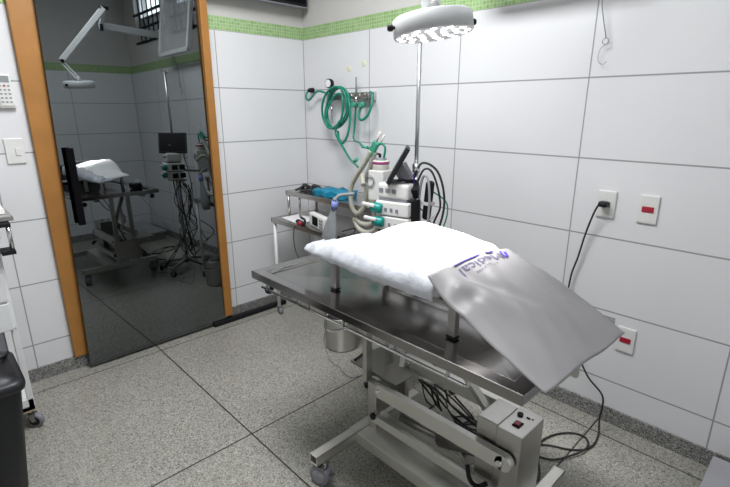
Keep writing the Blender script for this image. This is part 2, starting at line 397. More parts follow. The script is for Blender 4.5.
# lifting gear
for y in (-0.935, -0.80):
    bm = NB(); bar(bm, (1.605, y, 0.33), (1.605, y, 0.757), 0.022, 0.034, up=(0, 1, 0)); mk('post', bm, 'steel', tb, bevel=0.002)
for y in (-0.935, -0.755):
    bm = NB(); zz = 0.055 if y > -0.8 else 0.0; bar(bm, (1.655, y, 0.316+zz), (2.235, y, 0.320+zz), 0.028, 0.058); cyl(bm, (2.235, y-0.014, 0.320+zz), (2.235, y+0.014, 0.320+zz), 0.029, 20)
    a_ = mk('lift_arm', bm, 'steel_base', tb, bevel=0.002)
    bm = NB()
    for x in (1.68, 2.225): cyl(bm, (x, y-0.022, 0.318+zz), (x, y+0.012, 0.318+zz), 0.010, 14)
    mk_split('pivot_bolt', bm, 'chrome', a_)
bm = NB()
B(bm, 1.625, 1.672, -0.952, -0.925, 0.135, 0.345); B(bm, 1.625, 1.672, -0.77, -0.745, 0.135, 0.345); B(bm, 1.625, 1.631, -0.93, -0.76, 0.16, 0.32); mk('lift_bracket', bm, 'steel', tb, bevel=0.003)
bm = NB(); cyl(bm, (1.66, -0.962, 0.195), (1.66, -0.945, 0.195), 0.014, 16); mk('pivot_cap', bm, 'black_plastic', tb)
bm = NB(); bar(bm, (1.65, -0.945, 0.182), (2.20, -0.945, 0.182), 0.018, 0.036); mk('lower_link', bm, 'steel_base', tb, bevel=0.001)
bm = NB(); bar(bm, (1.93, -0.86, 0.31), (2.07, -0.86, 0.16), 0.02, 0.045, up=(0, 1, 0)); bar(bm, (2.16, -0.80, 0.30), (1.70, -0.80, 0.74), 0.02, 0.030, up=(0, 1, 0))
mk_split('brace', bm, 'steel', tb, bevel=0.002)
bm = NB(); cyl(bm, (1.93, -0.855, 0.19), (2.14, -0.855, 0.26), 0.034, 20); cyl(bm, (1.72, -0.855, 0.17), (1.93, -0.855, 0.19), 0.014, 14)
mk('actuator', bm, 'steel_dark', tb)
bm = NB()
pts = [(2.13 + 0.02*math.cos(i*0.8), -0.94 + 0.02*math.sin(i*0.8)*0.4, 0.20+0.012*i*0.25) for i in range(2)]
tube(bm, [(2.12, -0.965, 0.255), (2.145, -0.985, 0.225), (2.175, -0.985, 0.215), (2.20, -0.97, 0.235)], 0.009, 10, n=14, rf=lambda i, n: 0.0095 if i % 2 else 0.006)
mk('spiral_wrap', bm, 'black_plastic', tb)
# base
bm = NB()
B(bm, 1.585, 2.31, -1.018, -0.86, 0.130, 0.136); B(bm, 1.585, 2.31, -1.023, -1.017, 0.088, 0.137); B(bm, 1.585, 2.31, -0.864, -0.858, 0.09, 0.160)
mk('base_plate', bm, 'steel_base', tb, bevel=0.0015)
for x in (1.612, 2.295):
    bm = NB()
    x0, x1 = x-0.022, x+0.022
    for a in ((x0, x1, 0.133, 0.137), (x0, x0+0.004, 0.096, 0.137), (x1-0.004, x1, 0.096, 0.137), (x0, x1, 0.096, 0.100)):
        B(bm, a[0], a[1], -1.232, -0.618, a[2], a[3])
    mk('cross_leg', bm, 'steel_base', tb, bevel=0.001)
def caster(parent, x, y, r=0.036, wd=0.034, yaw=0.3, top=0.068, wheel='wheel_grey', hub='wheel_hub'):
    d = Vector((math.cos(yaw), math.sin(yaw), 0)); s = Vector((-d.y, d.x, 0)); c_ = Vector((x, y, r))
    bm = NB(); lathe(bm, c_, [(0.0, -wd/2+0.001), (r*0.55, -wd/2), (r*0.92, -wd/2), (r, -wd/2+0.004), (r, wd/2-0.004), (r*0.92, wd/2), (r*0.55, wd/2), (0, wd/2-0.001)], 28, axis=s)
    w_ = mk('caster_wheel', bm, wheel, parent)
    bm = NB()
    for k in (-1, 1): lathe(bm, c_, [(0.0, k*(wd/2+0.003)), (r*0.60, k*(wd/2+0.003)), (r*0.68, k*(wd/2-0.002))], 22, axis=s)
    mk_split('hub', bm, hub, w_)
    bm = NB()
    off = d*(-0.02)
    cyl(bm, (x+off.x, y+off.y, 2*r-0.012), (x+off.x, y+off.y, top+0.004), 0.008, 10)
    for k in (() if parent is tb else (-1, 1)):
        p = c_ + s*k*(wd/2+0.004); q = Vector((x+off.x*0.4, y+off.y*0.4, 2*r+0.001)) + s*k*(wd/2+0.004)
        bar(bm, p, q, 0.02, 0.003, up=tuple(s))
    bar(bm, Vector((x, y, 2*r+0.002))+off*0.7-s*(wd/2+0.004), Vector((x, y, 2*r+0.002))+off*0.7+s*(wd/2+0.004), 0.024, 0.003)
    if parent is tb: bar(bm, Vector((x, y, r+0.012))-d*(r-0.006), Vector((x, y, r+0.016))-d*(r+0.016), 0.02, 0.004)
    mk('caster_fork', bm, 'steel_dark', parent)
for cx0, cy0, ya in ((1.622, -1.203, math.radians(196)), (1.61, -0.66, 1.0), (2.30, -1.19, 2.4), (2.30, -0.67, 0.2)): caster(tb, cx0, cy0, r=0.0425, wd=0.042, yaw=ya, top=0.097)
# control housing
ch = boxp('control_box', 'steel', (2.188, 2.276, -0.915, -0.762, 0.137, 0.418), tb, 0.003)
boxp('motor_cover', 'steel', (2.112, 2.188, -0.912, -0.775, 0.137, 0.420), tb, 0.004)
boxp('power_switch', 'black_plastic', (2.218, 2.244, -0.874, -0.842, 0.418, 0.422), ch, 0.001, 'black framed red rocker switch')
boxp('rocker', 'red', (2.222, 2.240, -0.869, -0.847, 0.422, 0.425), tb, 0.001)
bm = NB(); cyl(bm, (2.212, -0.806, 0.418), (2.212, -0.806, 0.424), 0.010, 18); mk('dial', bm, 'black_plastic', ch)
bm = NB(); B(bm, 2.234, 2.246, -0.806, -0.801, 0.418, 0.421); mk('key_slot', bm, 'black_plastic', ch)
bm = NB(); B(bm, 2.252, 2.256, -0.803, -0.799, 0.418, 0.421); mk('indicator', bm, 'black_plastic', ch)
bm = NB(); B(bm, 1.48, 1.74, -0.915, -0.66, 0.352, 0.358); B(bm, 1.48, 1.74, -0.915, -0.911, 0.352, 0.366); mk('lower_tray', bm, 'steel_dark', tb, bevel=0.001)
bm = NB(); bar(bm, (1.49, -0.90, 0.36), (1.595, -0.915, 0.46), 0.008, 0.010); mk('tray_strut', bm, 'black_plastic', tb)
# cables beneath the table
bm = NB()
tube(bm, [(1.85, -0.80, 0.345), (1.80, -0.72, 0.30), (1.86, -0.66, 0.22), (1.95, -0.68, 0.20), (1.99, -0.74, 0.26), (1.93, -0.78, 0.34)], 0.004, 8)
tube(bm, [(1.90, -0.80, 0.36), (1.88, -0.72, 0.24), (1.96, -0.63, 0.13), (2.05, -0.66, 0.18), (2.10, -0.75, 0.3)], 0.004, 8)
tube(bm, [(1.86, -0.97, 0.70), (1.88, -0.92, 0.60), (1.95, -0.85, 0.55), (2.02, -0.86, 0.62), (2.03, -0.92, 0.73)], 0.0035, 8)
mk_split('motor_cable', bm, 'black_rubber', tb)
bm = NB()
for k in range(5):
    rr_ = lambda q: random.uniform(-q, q)
    a = 1.76+0.02*k; tube(bm, [(a, -0.79, 0.34), (a+0.05+rr_(.04), -0.72+rr_(.03), 0.24+rr_(.03)), (a+0.10+rr_(.08), -0.62+rr_(.06), 0.10+rr_(.05)), (a+0.16+rr_(.06), -0.55+rr_(.06), 0.008), (a+0.05+rr_(.08), -0.50+rr_(.05), 0.008), (a-0.04+rr_(.04), -0.58, 0.008)], 0.0042, 8)
mk_split('cable_bundle', bm, 'black_rubber', tb)
bm = NB(); lathe(bm, (1.70, -0.83, 0.50), [(0, -0.03), (0.022, -0.03), (0.026, -0.01), (0.026, 0.03), (0.014, 0.04), (0.012, 0.10), (0, 0.10)], 18, axis=(0.1, -0.1, 1))
tube(bm, [(1.70, -0.83, 0.475), (1.715, -0.845, 0.44), (1.72, -0.855, 0.41)], 0.010, 10)
mk('drain_valve', bm, 'white_plastic', tb)

# ---------------------------------------------------------------- raised frame on the table
fz = 0.886
rf = thing('pad_stand', 'raised black and steel stand on the table carrying the white pad', 'stand', (1.865, -0.96, 0.79))
bm = NB()
for y in (-1.105, -0.82): bar(bm, (1.60, y, fz), (2.13, y, fz), 0.022, 0.012)
for x in (1.60, 1.865, 2.13): bar(bm, (x, -1.105, fz), (x, -0.82, fz), 0.022, 0.012)
mk('top_frame', bm, 'steel_dark', rf, bevel=0.001)
for x in (1.607, 2.123):
    for y in (-1.10, -0.825):
        bm = NB(); B(bm, x-0.013, x+0.013, y-0.010, y+0.010, TZ-0.012, fz-0.004)
        lg = mk('leg', bm, 'steel', rf, bevel=0.001)
        bm = NB(); B(bm, x-0.015, x+0.015, y-0.012, y+0.012, TZ-0.013, TZ-0.006); mk('rubber_foot', bm, 'black_rubber', lg)
bm = NB()
for y in (-0.83,): bar(bm, (1.62, y, 0.825), (2.11, y, 0.825), 0.012, 0.012)
mk('lower_bar', bm, 'steel_dark', rf)

# ---------------------------------------------------------------- white pad
def lerp(a, b_, t): return a+(b_-a)*t
def noise(x, y, s=1.0): return (math.sin(x*17*s+1.3)*math.cos(y*23*s+0.4)+0.5*math.sin(x*41*s-y*31*s+2))/1.5
def interp(tab, x):
    for (a, b_), (c_, d) in zip(tab, tab[1:]):
        if x <= c_:
            t = max(0, min(1, (x-a)/(c_-a))); t = t*t*(3-2*t) if False else t
            return lerp(b_, d, t)
    return tab[-1][1]
NU, NV = 60, 36
bm = NB(); top = []; bot = []
for i in range(NU+1):
    u = i/NU; ra, rb = [], []
    for j in range(NV+1):
        v = j/NV   # v 0 front, 1 back
        x = lerp(interp([(0, 1.385), (0.35, 1.41), (1, 1.46)], v), interp([(0, 2.085), (1, 2.14)], v), u)
        yf = interp([(0, -1.05), (0.06, -1.085), (0.2, -1.115), (0.7, -1.135), (1, -1.125)], u)
        yb = interp([(0, -0.80), (0.3, -0.79), (1, -0.815)], u)
        y = lerp(yf, yb, v)
        zb = interp([(0, 0.918), (0.14, 0.917), (0.27, 0.938), (0.38, 1.008), (0.48, 1.020), (0.8, 1.010), (1, 0.996)], u)
        zf = interp([(0, 0.895), (0.15, 0.925), (0.35, 0.940), (0.7, 0.955), (1, 0.962)], u)
        s = v; s = s*s*(3-2*s); s = 0.25*v+0.75*s
        z = lerp(zf, zb, s) + 0.004*noise(x, y) + 0.010*math.sin(math.pi*v)*interp([(0, 0.3), (0.4, 1), (1, 1)], u)
        z += 0.003*math.sin(x*60+y*25)*max(0, 1-v*3)
        base = 0.898 + 0.002*math.sin(x*30)
        if u < 0.28: base -= (0.28-u)*0.08
        e = min(1, min(u, 1-u)*14, v*9, (1-v)*9); e = math.sqrt(max(0, e))
        thk = 0.022+0.30*max(0, u-0.05)*(1-0.55*v); base = max(base, z-thk); zz = lerp(base+0.004, z, e)
        ra.append(bm.verts.new((x, y, zz))); rb.append(bm.verts.new((x + 0.006*(0.5-u), y+0.006*(0.5-v), base)))
    top.append(ra); bot.append(rb)
for i in range(NU):
    for j in range(NV):
        f = bm.faces.new((top[i][j], top[i+1][j], top[i+1][j+1], top[i][j+1])); f.smooth = True
        f = bm.faces.new((bot[i][j], bot[i][j+1], bot[i+1][j+1], bot[i+1][j])); f.smooth = True
for i in range(NU):
    bm.faces.new((top[i][0], bot[i][0], bot[i+1][0], top[i+1][0])); bm.faces.new((top[i][NV], top[i+1][NV], bot[i+1][NV], bot[i][NV]))
for j in range(NV):
    bm.faces.new((top[0][j], top[0][j+1], bot[0][j+1], bot[0][j])); bm.faces.new((top[NU][j], bot[NU][j], bot[NU][j+1], top[NU][j+1]))
pad = mk('patient_pad', bm, 'pad_cloth', origin=(1.76, -1.0, 0.895))
tag(pad, 'thick white padded cushion glowing under the surgical lamp on the raised frame', 'pad')
# translucent bluish wrap that folds over the front and left edge of the pad
bm = NB(); rows = []
n = 90
for i in range(n+1):
    u = i/n
    # front path from the left corner to the right end
    path = [(0.0, (1.412, -0.945)), (0.14, (1.378, -1.052)), (0.30, (1.50, -1.105)), (0.6, (1.78, -1.142)), (1.0, (2.085, -1.138))]
    for (a, p), (c_, q) in zip(path, path[1:]):
        if u <= c_: t = (u-a)/(c_-a); x = lerp(p[0], q[0], t); y = lerp(p[1], q[1], t); break
    inn = Vector((0.3, 1, 0)) if u > 0.14 else Vector((1, 0.35, 0))
    inn.normalize(); x -= inn.x*0.008; y -= inn.y*0.008
    wv = (0.0022*math.sin(u*41)+0.0015*math.sin(u*97+1))*min(1, u*5)
    zt = interp([(0, 0.900), (0.14, 0.892), (0.3, 0.922), (0.45, 0.945), (1.0, 0.963)], u); zb_ = interp([(0, 0.878), (0.14, 0.868), (0.3, 0.884), (0.5, 0.893), (1, 0.890)], u)
    P = [(x+inn.x*(0.060+wv*3), y+inn.y*(0.060+wv*3), zt+0.004+0.020*min(1, u*2.5)+wv), (x+inn.x*0.035, y+inn.y*0.035, zt+0.004+0.014*min(1, u*2.5)-wv), (x+inn.x*0.008, y+inn.y*0.008, zt+0.002-wv*1.5),
         (x-inn.x*0.004, y-inn.y*0.004, lerp(zt, zb_, 0.5)+wv), (x-inn.x*0.006-wv, y-inn.y*0.006-wv, zb_+0.008), (x+inn.x*0.002, y+inn.y*0.002, zb_+wv)]
    rows.append([bm.verts.new(p) for p in P])
for a, b_ in zip(rows, rows[1:]):
    for k in range(5): f = bm.faces.new((a[k], b_[k], b_[k+1], a[k+1])); f.smooth = True
o = mk('plastic_wrap', bm, 'sheer_cloth', pad); 
sd = o.modifiers.new('solid', 'SOLIDIFY'); sd.thickness = 0.0015

# ---------------------------------------------------------------- grey drape
NU, NV = 56, 44
# u: from pad (0) to the hanging end (1); v: front (0) to back (1)
def drape(u, v):
    A = Vector((2.080, -1.170, 0.976)); Bk = Vector((2.130, -0.840, 0.994)); C_ = Vector((2.452, -1.215, 0.812)); D = Vector((2.470, -0.765, 0.800))
    p = A.lerp(Bk, v).lerp(C_.lerp(D, v), u)
    # stays high over the pad end and then falls
    p.z += 0.050*math.sin(math.pi*u)*interp([(0, -0.25), (0.25, 0.22), (0.55, 0.50), (1, 0.25)], v)
    p.z += 0.016*math.sin(math.pi*v)*(1-u)
    p.z += 0.003*math.sin(v*11+u*3)*u + 0.004*noise(p.x, p.y, 0.8)
    if v < 0.12 and u < 0.35: p.z -= 0.02*(1-v/0.12)*math.sin(math.pi*u/0.35)
    p.z += 0.010*math.exp(-((v-0.16-u*0.25)/0.06)**2)*math.sin(math.pi*u)
    p.z -= 0.014*math.exp(-((v-0.24-u*0.45)/0.05)**2)*math.sin(math.pi*min(1, u*1.6))*(u < 0.62)
    # soft creases running down the sheet and a crumple by the pad corner
    p.z += 0.004*math.sin(v*34+u*9+1.5*math.sin(u*6))*math.sin(math.pi*u)*(0.4+0.6*math.sin(v*7+1)**2)
    p.z += 0.012*math.exp(-((u-0.20)/0.045)**2-((v-0.10)/0.05)**2) - 0.012*math.exp(-((u-0.29)/0.05)**2-((v-0.16)/0.06)**2)
    p.z += 0.007*math.exp(-((v-0.55+u*0.35)/0.045)**2)*math.sin(math.pi*u)
    return p
bm = NB(); G = [[bm.verts.new(drape(i/NU, j/NV)) for j in range(NV+1)] for i in range(NU+1)]
for i in range(NU):
    for j in range(NV): f = bm.faces.new((G[i][j], G[i+1][j], G[i+1][j+1], G[i][j+1])); f.smooth = True
dr = mk('grey_bag', bm, 'sheet_grey', origin=(2.3, -1.0, 0.81))
sd = dr.modifiers.new('solid', 'SOLIDIFY'); sd.thickness = 0.004
tag(dr, 'pale grey plastic bag with purple logo draped over the end of the table', 'bag')
# print on the bag: a bar, a row of letter strokes and a swoosh
def on(u, v, up=0.0025): p = drape(u, v); p.z += up; return p
def stroke(bm, pts, wd):
    P = [on(*p) for p in pts]
    for a, b_ in zip(P, P[1:]): bar(bm, a, b_, wd, 0.0008)
bm = NB(); stroke(bm, [(0.022, 0.27+0.05*k) for k in range(7)], 0.005); mk('logo_bar', bm, 'ink', dr)
bm = NB(); stroke(bm, [(0.018, 0.66), (0.03, 0.70), (0.02, 0.745)], 0.008); mk('logo_mark', bm, 'ink', dr)
bm = NB(); stroke(bm, [(0.115, 0.79), (0.10, 0.835), (0.05, 0.875)], 0.008); stroke(bm, [(0.115, 0.79), (0.07, 0.80), (0.035, 0.835)], 0.006); mk('logo_swoosh', bm, 'ink', dr)
fc = bpy.data.curves.new('lettering', 'FONT'); fc.body = 'Medical'; fc.size = 1.0; fc.resolution_u = 3
fo = bpy.data.objects.new('lettering_source', fc); col.objects.link(fo)
dg_ = bpy.context.evaluated_depsgraph_get(); fm = fo.evaluated_get(dg_).to_mesh()
bm = NB(); bm.from_mesh(fm); fo.evaluated_get(dg_).to_mesh_clear(); bpy.data.objects.remove(fo)
W_ = max(v.co.x for v in bm.verts); bmesh.ops.subdivide_edges(bm, edges=[e for e in bm.edges if e.calc_length() > 0.15], cuts=3)
for v in bm.verts: v.co = on(0.055+0.075*v.co.y/0.72, 0.78-0.50*v.co.x/W_, 0.0022)
mk('lettering', bm, 'ink_grey', dr)
bm = NB()
for k in range(9): stroke(bm, [(0.150, 0.38+k*0.03), (0.150, 0.395+k*0.03)], 0.0020)
o = mk('small_print', bm, 'ink_grey', dr); o['kind'] = 'stuff'

# small dark box behind the pad (seen in the mirror)
t = thing('instrument_case', 'small dark case behind the pad on the steel table seen in the mirror', 'case', (1.53, -0.74, 0.785))
boxp('case_body', 'black_plastic', (1.47, 1.58, -0.78, -0.71, 0.785, 0.825), t, 0.004)
bm = NB(); bar(bm, (1.50, -0.73, 0.828), (1.60, -0.70, 0.845), 0.05, 0.01); mk('folded_cloth', bm, 'bag_grey', t)

# ---------------------------------------------------------------- surgical lamp
LC = Vector((1.890, -0.951, 1.645)); dv = Vector((0.50, 0.86, 0.100)).normalized(); ev = Vector((1, -0.55, 0.075)); ev = (ev - dv*ev.dot(dv)).normalized(); nv = ev.cross(dv)
if nv.z < 0: nv = -nv
lp = thing('surgical_lamp', 'round white surgical lamp with lit LEDs hanging on a jointed arm over the table', 'surgical lamp', tuple(LC))
bm = NB(); R_ = 0.116
lathe(bm, LC, [(0, 0.028), (R_*0.7, 0.030), (R_-0.008, 0.026), (R_, 0.020), (R_, -0.024), (R_-0.003, -0.028), (R_-0.008, -0.027), (0, -0.027)], 64, axis=nv)
hd = mk('lamp_head', bm, 'lamp_paint', lp)
pos = [(0, 0)] + [(0.038, k*60) for k in range(6)] + [(0.070, k*36+15) for k in range(10)] + [(0.098, k*27.7) for k in range(13)]
for r, a in pos:
    c_ = LC + dv*r*math.cos(math.radians(a)) + ev*r*math.sin(math.radians(a)) - nv*0.0275
    bm = NB(); lathe(bm, c_, [(0.0, -0.0012), (0.0085, -0.0012), (0.0095, 0.0008)], 12, axis=nv); mk('led_lens', bm, 'led', hd)
for s in (-1, 1):
    bm = NB(); cyl(bm, LC+dv*s*(R_-0.002), LC+dv*s*(R_+0.008), 0.005, 10); lathe(bm, LC+dv*s*(R_+0.006), [(0, 0), (0.009, 0), (0.010, 0.008), (0.008, 0.014), (0, 0.015)], 14, axis=dv*s)
    mk('focus_knob', bm, 'black_plastic', hd)
J1 = Vector((1.93, -1.04, 1.825)); J2 = Vector((1.80, -0.70, 2.245)); J3 = Vector((1.925, -0.70, 2.125)); J4 = Vector((2.335, -0.0, 2.165))
hub = LC + nv*0.028
bm = NB(); cyl(bm, hub, hub+nv*0.03, 0.018, 16); bar(bm, hub+nv*0.02+dv*0.018, J1+Vector((0, 0.012, 0)), 0.022, 0.010); bar(bm, hub+nv*0.02-dv*0.018, J1-Vector((0, 0.012, 0)), 0.022, 0.010)
mk('yoke', bm, 'white_paint', lp, bevel=0.002)
bm = NB(); cyl(bm, J1-Vector((0.03, 0, 0)), J1+Vector((0.03, 0, 0)), 0.014, 12); cyl(bm, J2+Vector((0, -0.035, 0)), J2+Vector((0, 0.035, 0)), 0.014, 12); cyl(bm, J3+Vector((-0.02, -0.005, -0.04)), J3+Vector((-0.02, -0.005, 0.015)), 0.013, 12)
mk_split('joint_knob', bm, 'black_plastic', lp)
bm = NB(); bar(bm, J1, J2, 0.040, 0.045); mk('spring_arm', bm, 'white_paint', lp, bevel=0.005)
bm = NB(); bar(bm, J2, J3, 0.030, 0.026); mk('elbow_link', bm, 'white_paint', lp, bevel=0.003)
bm = NB(); bar(bm, J3, J4, 0.05, 0.055); mk('wall_arm', bm, 'white_paint', lp, bevel=0.005)
bm = NB(); B(bm, J4.x-0.06, J4.x+0.06, -0.02, -0.0005, J4.z-0.09, J4.z+0.06); mk('wall_plate', bm, 'white_paint', lp, bevel=0.004)
pl = bpy.data.lights.new('surgical_beam', 'SPOT'); pl.energy = 210; pl.spot_size = math.radians(52); pl.spot_blend = 1.0; pl.shadow_soft_size = 0.09; pl.color = (1, 0.97, 0.95)
po = bpy.data.objects.new('surgical_beam', pl); col.objects.link(po); po.location = LC - nv*0.035; po.rotation_euler = (-nv).to_track_quat('-Z', 'Y').to_euler()

# ---------------------------------------------------------------- anaesthesia / monitor stand with pole
px, py = 1.408, -0.425
ms = thing('monitor_stand', 'steel pole stand with star base carrying stacked monitors behind the table', 'stand', (px, py, 0))
bm = NB(); cyl(bm, (px, py, 0.10), (px, py, 1.14), 0.0125, 18); cyl(bm, (px, py, 1.14), (px, py, 1.735), 0.0095, 18); mk('pole', bm, 'aluminium', ms)
bm = NB(); cyl(bm, (px, py, 1.125), (px, py, 1.165), 0.018, 18); cyl(bm, (px, py, 1.135), (px+0.03, py-0.02, 1.14), 0.006, 10); mk('collar', bm, 'aluminium', ms)
bm = NB()
for s in (-1, 1):
    for d in (Vector((0.05, 0.045, 0)), ):
        q = Vector((px, py, 1.735)); e = d*s
        tube(bm, [q, q+e*0.5+Vector((0, 0, 0.008)), q+e+Vector((0, 0, -0.004)), q+e*1.25+Vector((0, 0, 0.012)), q+e*1.1+Vector((0, 0, 0.022))], 0.003, 8)
mk_split('iv_hook', bm, 'chrome', ms)
for k in range(5):
    a = math.radians(20+72*k); e = Vector((math.cos(a), math.sin(a), 0))
    bm = NB(); bar(bm, Vector((px, py, 0.105)), Vector((px, py, 0.075))+e*0.25, 0.035, 0.022); mk('base_leg', bm, 'steel_dark', ms, bevel=0.003)
    c_ = Vector((px, py, 0))+e*0.235; caster(ms, c_.x, c_.y, r=0.026, wd=0.022, yaw=a+1.3, top=0.066, wheel='black_rubber', hub='grey_plastic')
# modules
def rbox(name, mat, c_, sx, sy, sz, yaw, bev, parent, label=None):
    bm = NB(); B(bm, c_[0]-sx/2, c_[0]+sx/2, c_[1]-sy/2, c_[1]+sy/2, c_[2]-sz/2, c_[2]+sz/2, rot=(yaw, 'Z', c_))
    return mk(name, bm, mat, parent, bevel=bev, bseg=3, label=label)
yw = math.radians(12)
md = rbox('monitor_module', 'white_plastic', (1.345, -0.475, 1.040), 0.165, 0.125, 0.072, yw, 0.014, ms)
rbox('gas_module', 'white_plastic', (1.350, -0.480, 0.958), 0.180, 0.135, 0.068, yw, 0.008, ms)
rbox('base_module', 'white_plastic', (1.352, -0.480, 0.886), 0.180, 0.135, 0.068, yw, 0.008, ms)
rbox('vent_module', 'white_plastic', (1.088, -0.330, 1.020), 0.095, 0.11, 0.160, yw, 0.006, ms)
bm = NB(); bar(bm, (1.405, -0.42, 0.925), (1.06, -0.325, 0.925), 0.05, 0.016); mk('side_bracket', bm, 'steel_dark', ms)
for z in (0.958, 0.886):
    for y in (-0.50, -0.44):
        bm = NB(); B(bm, 1.246-(y+0.47)*0.2, 1.266-(y+0.47)*0.2, y-0.022, y+0.022, z-0.020, z+0.020); mk('side_shade_block', bm, 'black_plastic', ms, bevel=0.003)  # black blocks added to darken module sides that face away from the light
rbox('spacer', 'grey_plastic', (1.346, -0.478, 0.998), 0.15, 0.11, 0.016, yw, 0.002, ms)
bm = NB(); B(bm, 1.26, 1.46, -0.50, -0.41, 0.835, 0.85); mk('mount_plate', bm, 'steel_dark', ms)
bm = NB()
for x, z in ((1.30, 1.046), (1.335, 1.046), (1.37, 1.044), (1.33, 0.956), (1.36, 0.956), (1.39, 0.954), (1.35, 0.884), (1.385, 0.884)):
    yy = -0.548+0.21*(x-1.345) if z < 1.0 else -0.540+0.21*(x-1.345)
    B(bm, x-0.011, x+0.011, yy-0.003, yy+0.004, z-0.012, z+0.006)
mk_split('port', bm, 'grey_plastic', ms)
bm = NB(); lathe(bm, (1.068, -0.394, 1.045), [(0.026, 0), (0.030, 0.004), (0.026, 0.008)], 24, axis=(0.2, -1, 0)); mk('gauge_ring', bm, 'grey_plastic', ms)
for z, x in ((0.957, 1.318), (0.892, 1.330)):
    bm = NB(); c0 = Vector((x, -0.560, z)); ax = Vector((-1, -0.45, 0.10)).normalized(); lathe(bm, c0, [(0, 0), (0.020, 0), (0.024, 0.008), (0.024, 0.045), (0.018, 0.056), (0, 0.058)], 26, axis=ax)
    kb = mk('vapour_knob', bm, 'teal', ms)
    bm = NB(); bar(bm, c0+ax*0.022+Vector((0, -0.020, 0.012)), c0+ax*0.085+Vector((0, -0.022, 0.016)), 0.020, 0.016); mk('knob_handle', bm, 'white_plastic', kb, bevel=0.005)
# vaporiser top
bm = NB(); lathe(bm, (1.085, -0.33, 1.10), [(0.040, 0), (0.044, 0.004), (0.044, 0.045), (0.040, 0.05), (0, 0.05)], 28); vp = mk('vaporiser', bm, 'cream_plastic', ms)
bm = NB(); lathe(bm, (1.085, -0.33, 1.10), [(0.0445, 0.030), (0.0455, 0.032), (0.0455, 0.042), (0.0445, 0.044)], 28); mk('colour_band', bm, 'magenta', vp)
bm = NB(); lathe(bm, (1.085, -0.33, 1.15), [(0.03, 0), (0.03, 0.01), (0, 0.012)], 20); mk('filler_cap', bm, 'grey_plastic', vp)
# tablet screen
q = [Vector(p) for p in ((1.438, -0.533, 1.245), (1.286, -0.356, 1.240), (1.207, -0.402, 1.078), (1.359, -0.579, 1.083))]
nn = (q[1]-q[0]).cross(q[3]-q[0]).normalized()
if nn.x > 0: nn = -nn
def slab(ps, n_, th):
    bm = NB(); a = [bm.verts.new(p) for p in ps]; b2 = [bm.verts.new(p-n_*th) for p in ps]
    bm.faces.new(a); bm.faces.new(b2[::-1])
    for i in range(4): bm.faces.new((a[i], a[(i+1) % 4], b2[(i+1) % 4], b2[i]))
    return bm
scr = mk('monitor_screen', slab(q, nn, 0.020), 'black_plastic', ms, bevel=0.002)
cc = sum(q, Vector())/4
mk('display', slab([cc+(p-cc)*0.9+nn*0.001 for p in q], nn, 0.001), 'screen_glass', scr)
# wedge bracket behind the screen
bm = NB(); b0 = cc-nn*0.014; lo = (q[2]+q[3])/2-nn*0.012
bar(bm, b0+Vector((0, 0, 0.0)), Vector((1.372, -0.44, 1.082)), 0.07, 0.055); bar(bm, lo, Vector((1.385, -0.46, 1.080)), 0.09, 0.012)
mk('screen_bracket', bm, 'grey_plastic', ms, bevel=0.003)
bm = NB(); bar(bm, Vector((1.36, -0.50, 1.082)), Vector((1.408, -0.425, 1.082)), 0.03, 0.02); bar(bm, (1.44, -0.47, 1.03), (1.415, -0.43, 1.06), 0.03, 0.05); B(bm, 1.43, 1.45, -0.50, -0.44, 0.87, 1.00)
mk('pole_clamp', bm, 'black_plastic', ms)
# power block strapped to the pole
bm = NB(); B(bm, 1.448, 1.486, -0.42, -0.38, 0.90, 1.09, rot=(0.1, 'Y', (1.465, -0.40, 1.0))); pb = mk('power_block', bm, 'black_plastic', ms, bevel=0.016, bseg=4)
bm = NB(); B(bm, 1.441, 1.489, -0.424, -0.376, 0.975, 0.99); mk('strap', bm, 'white_plastic', pb)
bm = NB(); tube(bm, [(1.445, -0.43, 0.86), (1.436, -0.43, 1.0), (1.448, -0.43, 1.09), (1.467, -0.43, 1.115), (1.487, -0.43, 1.09), (1.497, -0.43, 1.0), (1.49, -0.43, 0.86)], 0.006, 10); mk('handle_loop', bm, 'wheel_hub', ms)
def cable(pts, r=0.0035, mat='black_rubber', name='cable', par=ms):
    bm = NB(); tube(bm, pts, r, 7); mk(name, bm, mat, par)
cable([(1.408, -0.44, 1.10), (1.44, -0.42, 1.17), (1.50, -0.38, 1.13), (1.53, -0.36, 1.00), (1.51, -0.37, 0.86), (1.44, -0.40, 0.72), (1.42, -0.42, 0.50), (1.47, -0.39, 0.25), (1.43, -0.36, 0.12)], 0.0055)
cable([(1.42, -0.44, 1.06), (1.45, -0.42, 1.14), (1.49, -0.40, 1.12), (1.515, -0.37, 0.98), (1.48, -0.37, 0.88), (1.43, -0.40, 0.66), (1.38, -0.40, 0.40), (1.42, -0.33, 0.12)], 0.005)
cable([(1.40, -0.45, 1.00), (1.47, -0.41, 0.92), (1.50, -0.40, 0.82), (1.42, -0.44, 0.62), (1.36, -0.40, 0.45), (1.43, -0.36, 0.22)], 0.003)
cable([(1.415, -0.45, 1.12), (1.43, -0.45, 0.98), (1.42, -0.46, 0.86), (1.39, -0.46, 0.70), (1.41, -0.44, 0.45)], 0.003, 'purple_cable')
cable([(1.39, -0.45, 1.02), (1.43, -0.46, 0.92), (1.405, -0.47, 0.84), (1.42, -0.44, 0.60)], 0.003, 'purple_cable')
cable([(1.47, -0.38, 1.04), (1.54, -0.35, 0.98), (1.52, -0.35, 0.86), (1.46, -0.39, 0.78), (1.44, -0.38, 0.5), (1.48, -0.34, 0.2)], 0.0035, 'green_hose')
cable([(1.49, -0.38, 0.92), (1.45, -0.41, 0.86), (1.48, -0.37, 0.80), (1.43, -0.39, 0.70)], 0.003, 'yellow_mark')
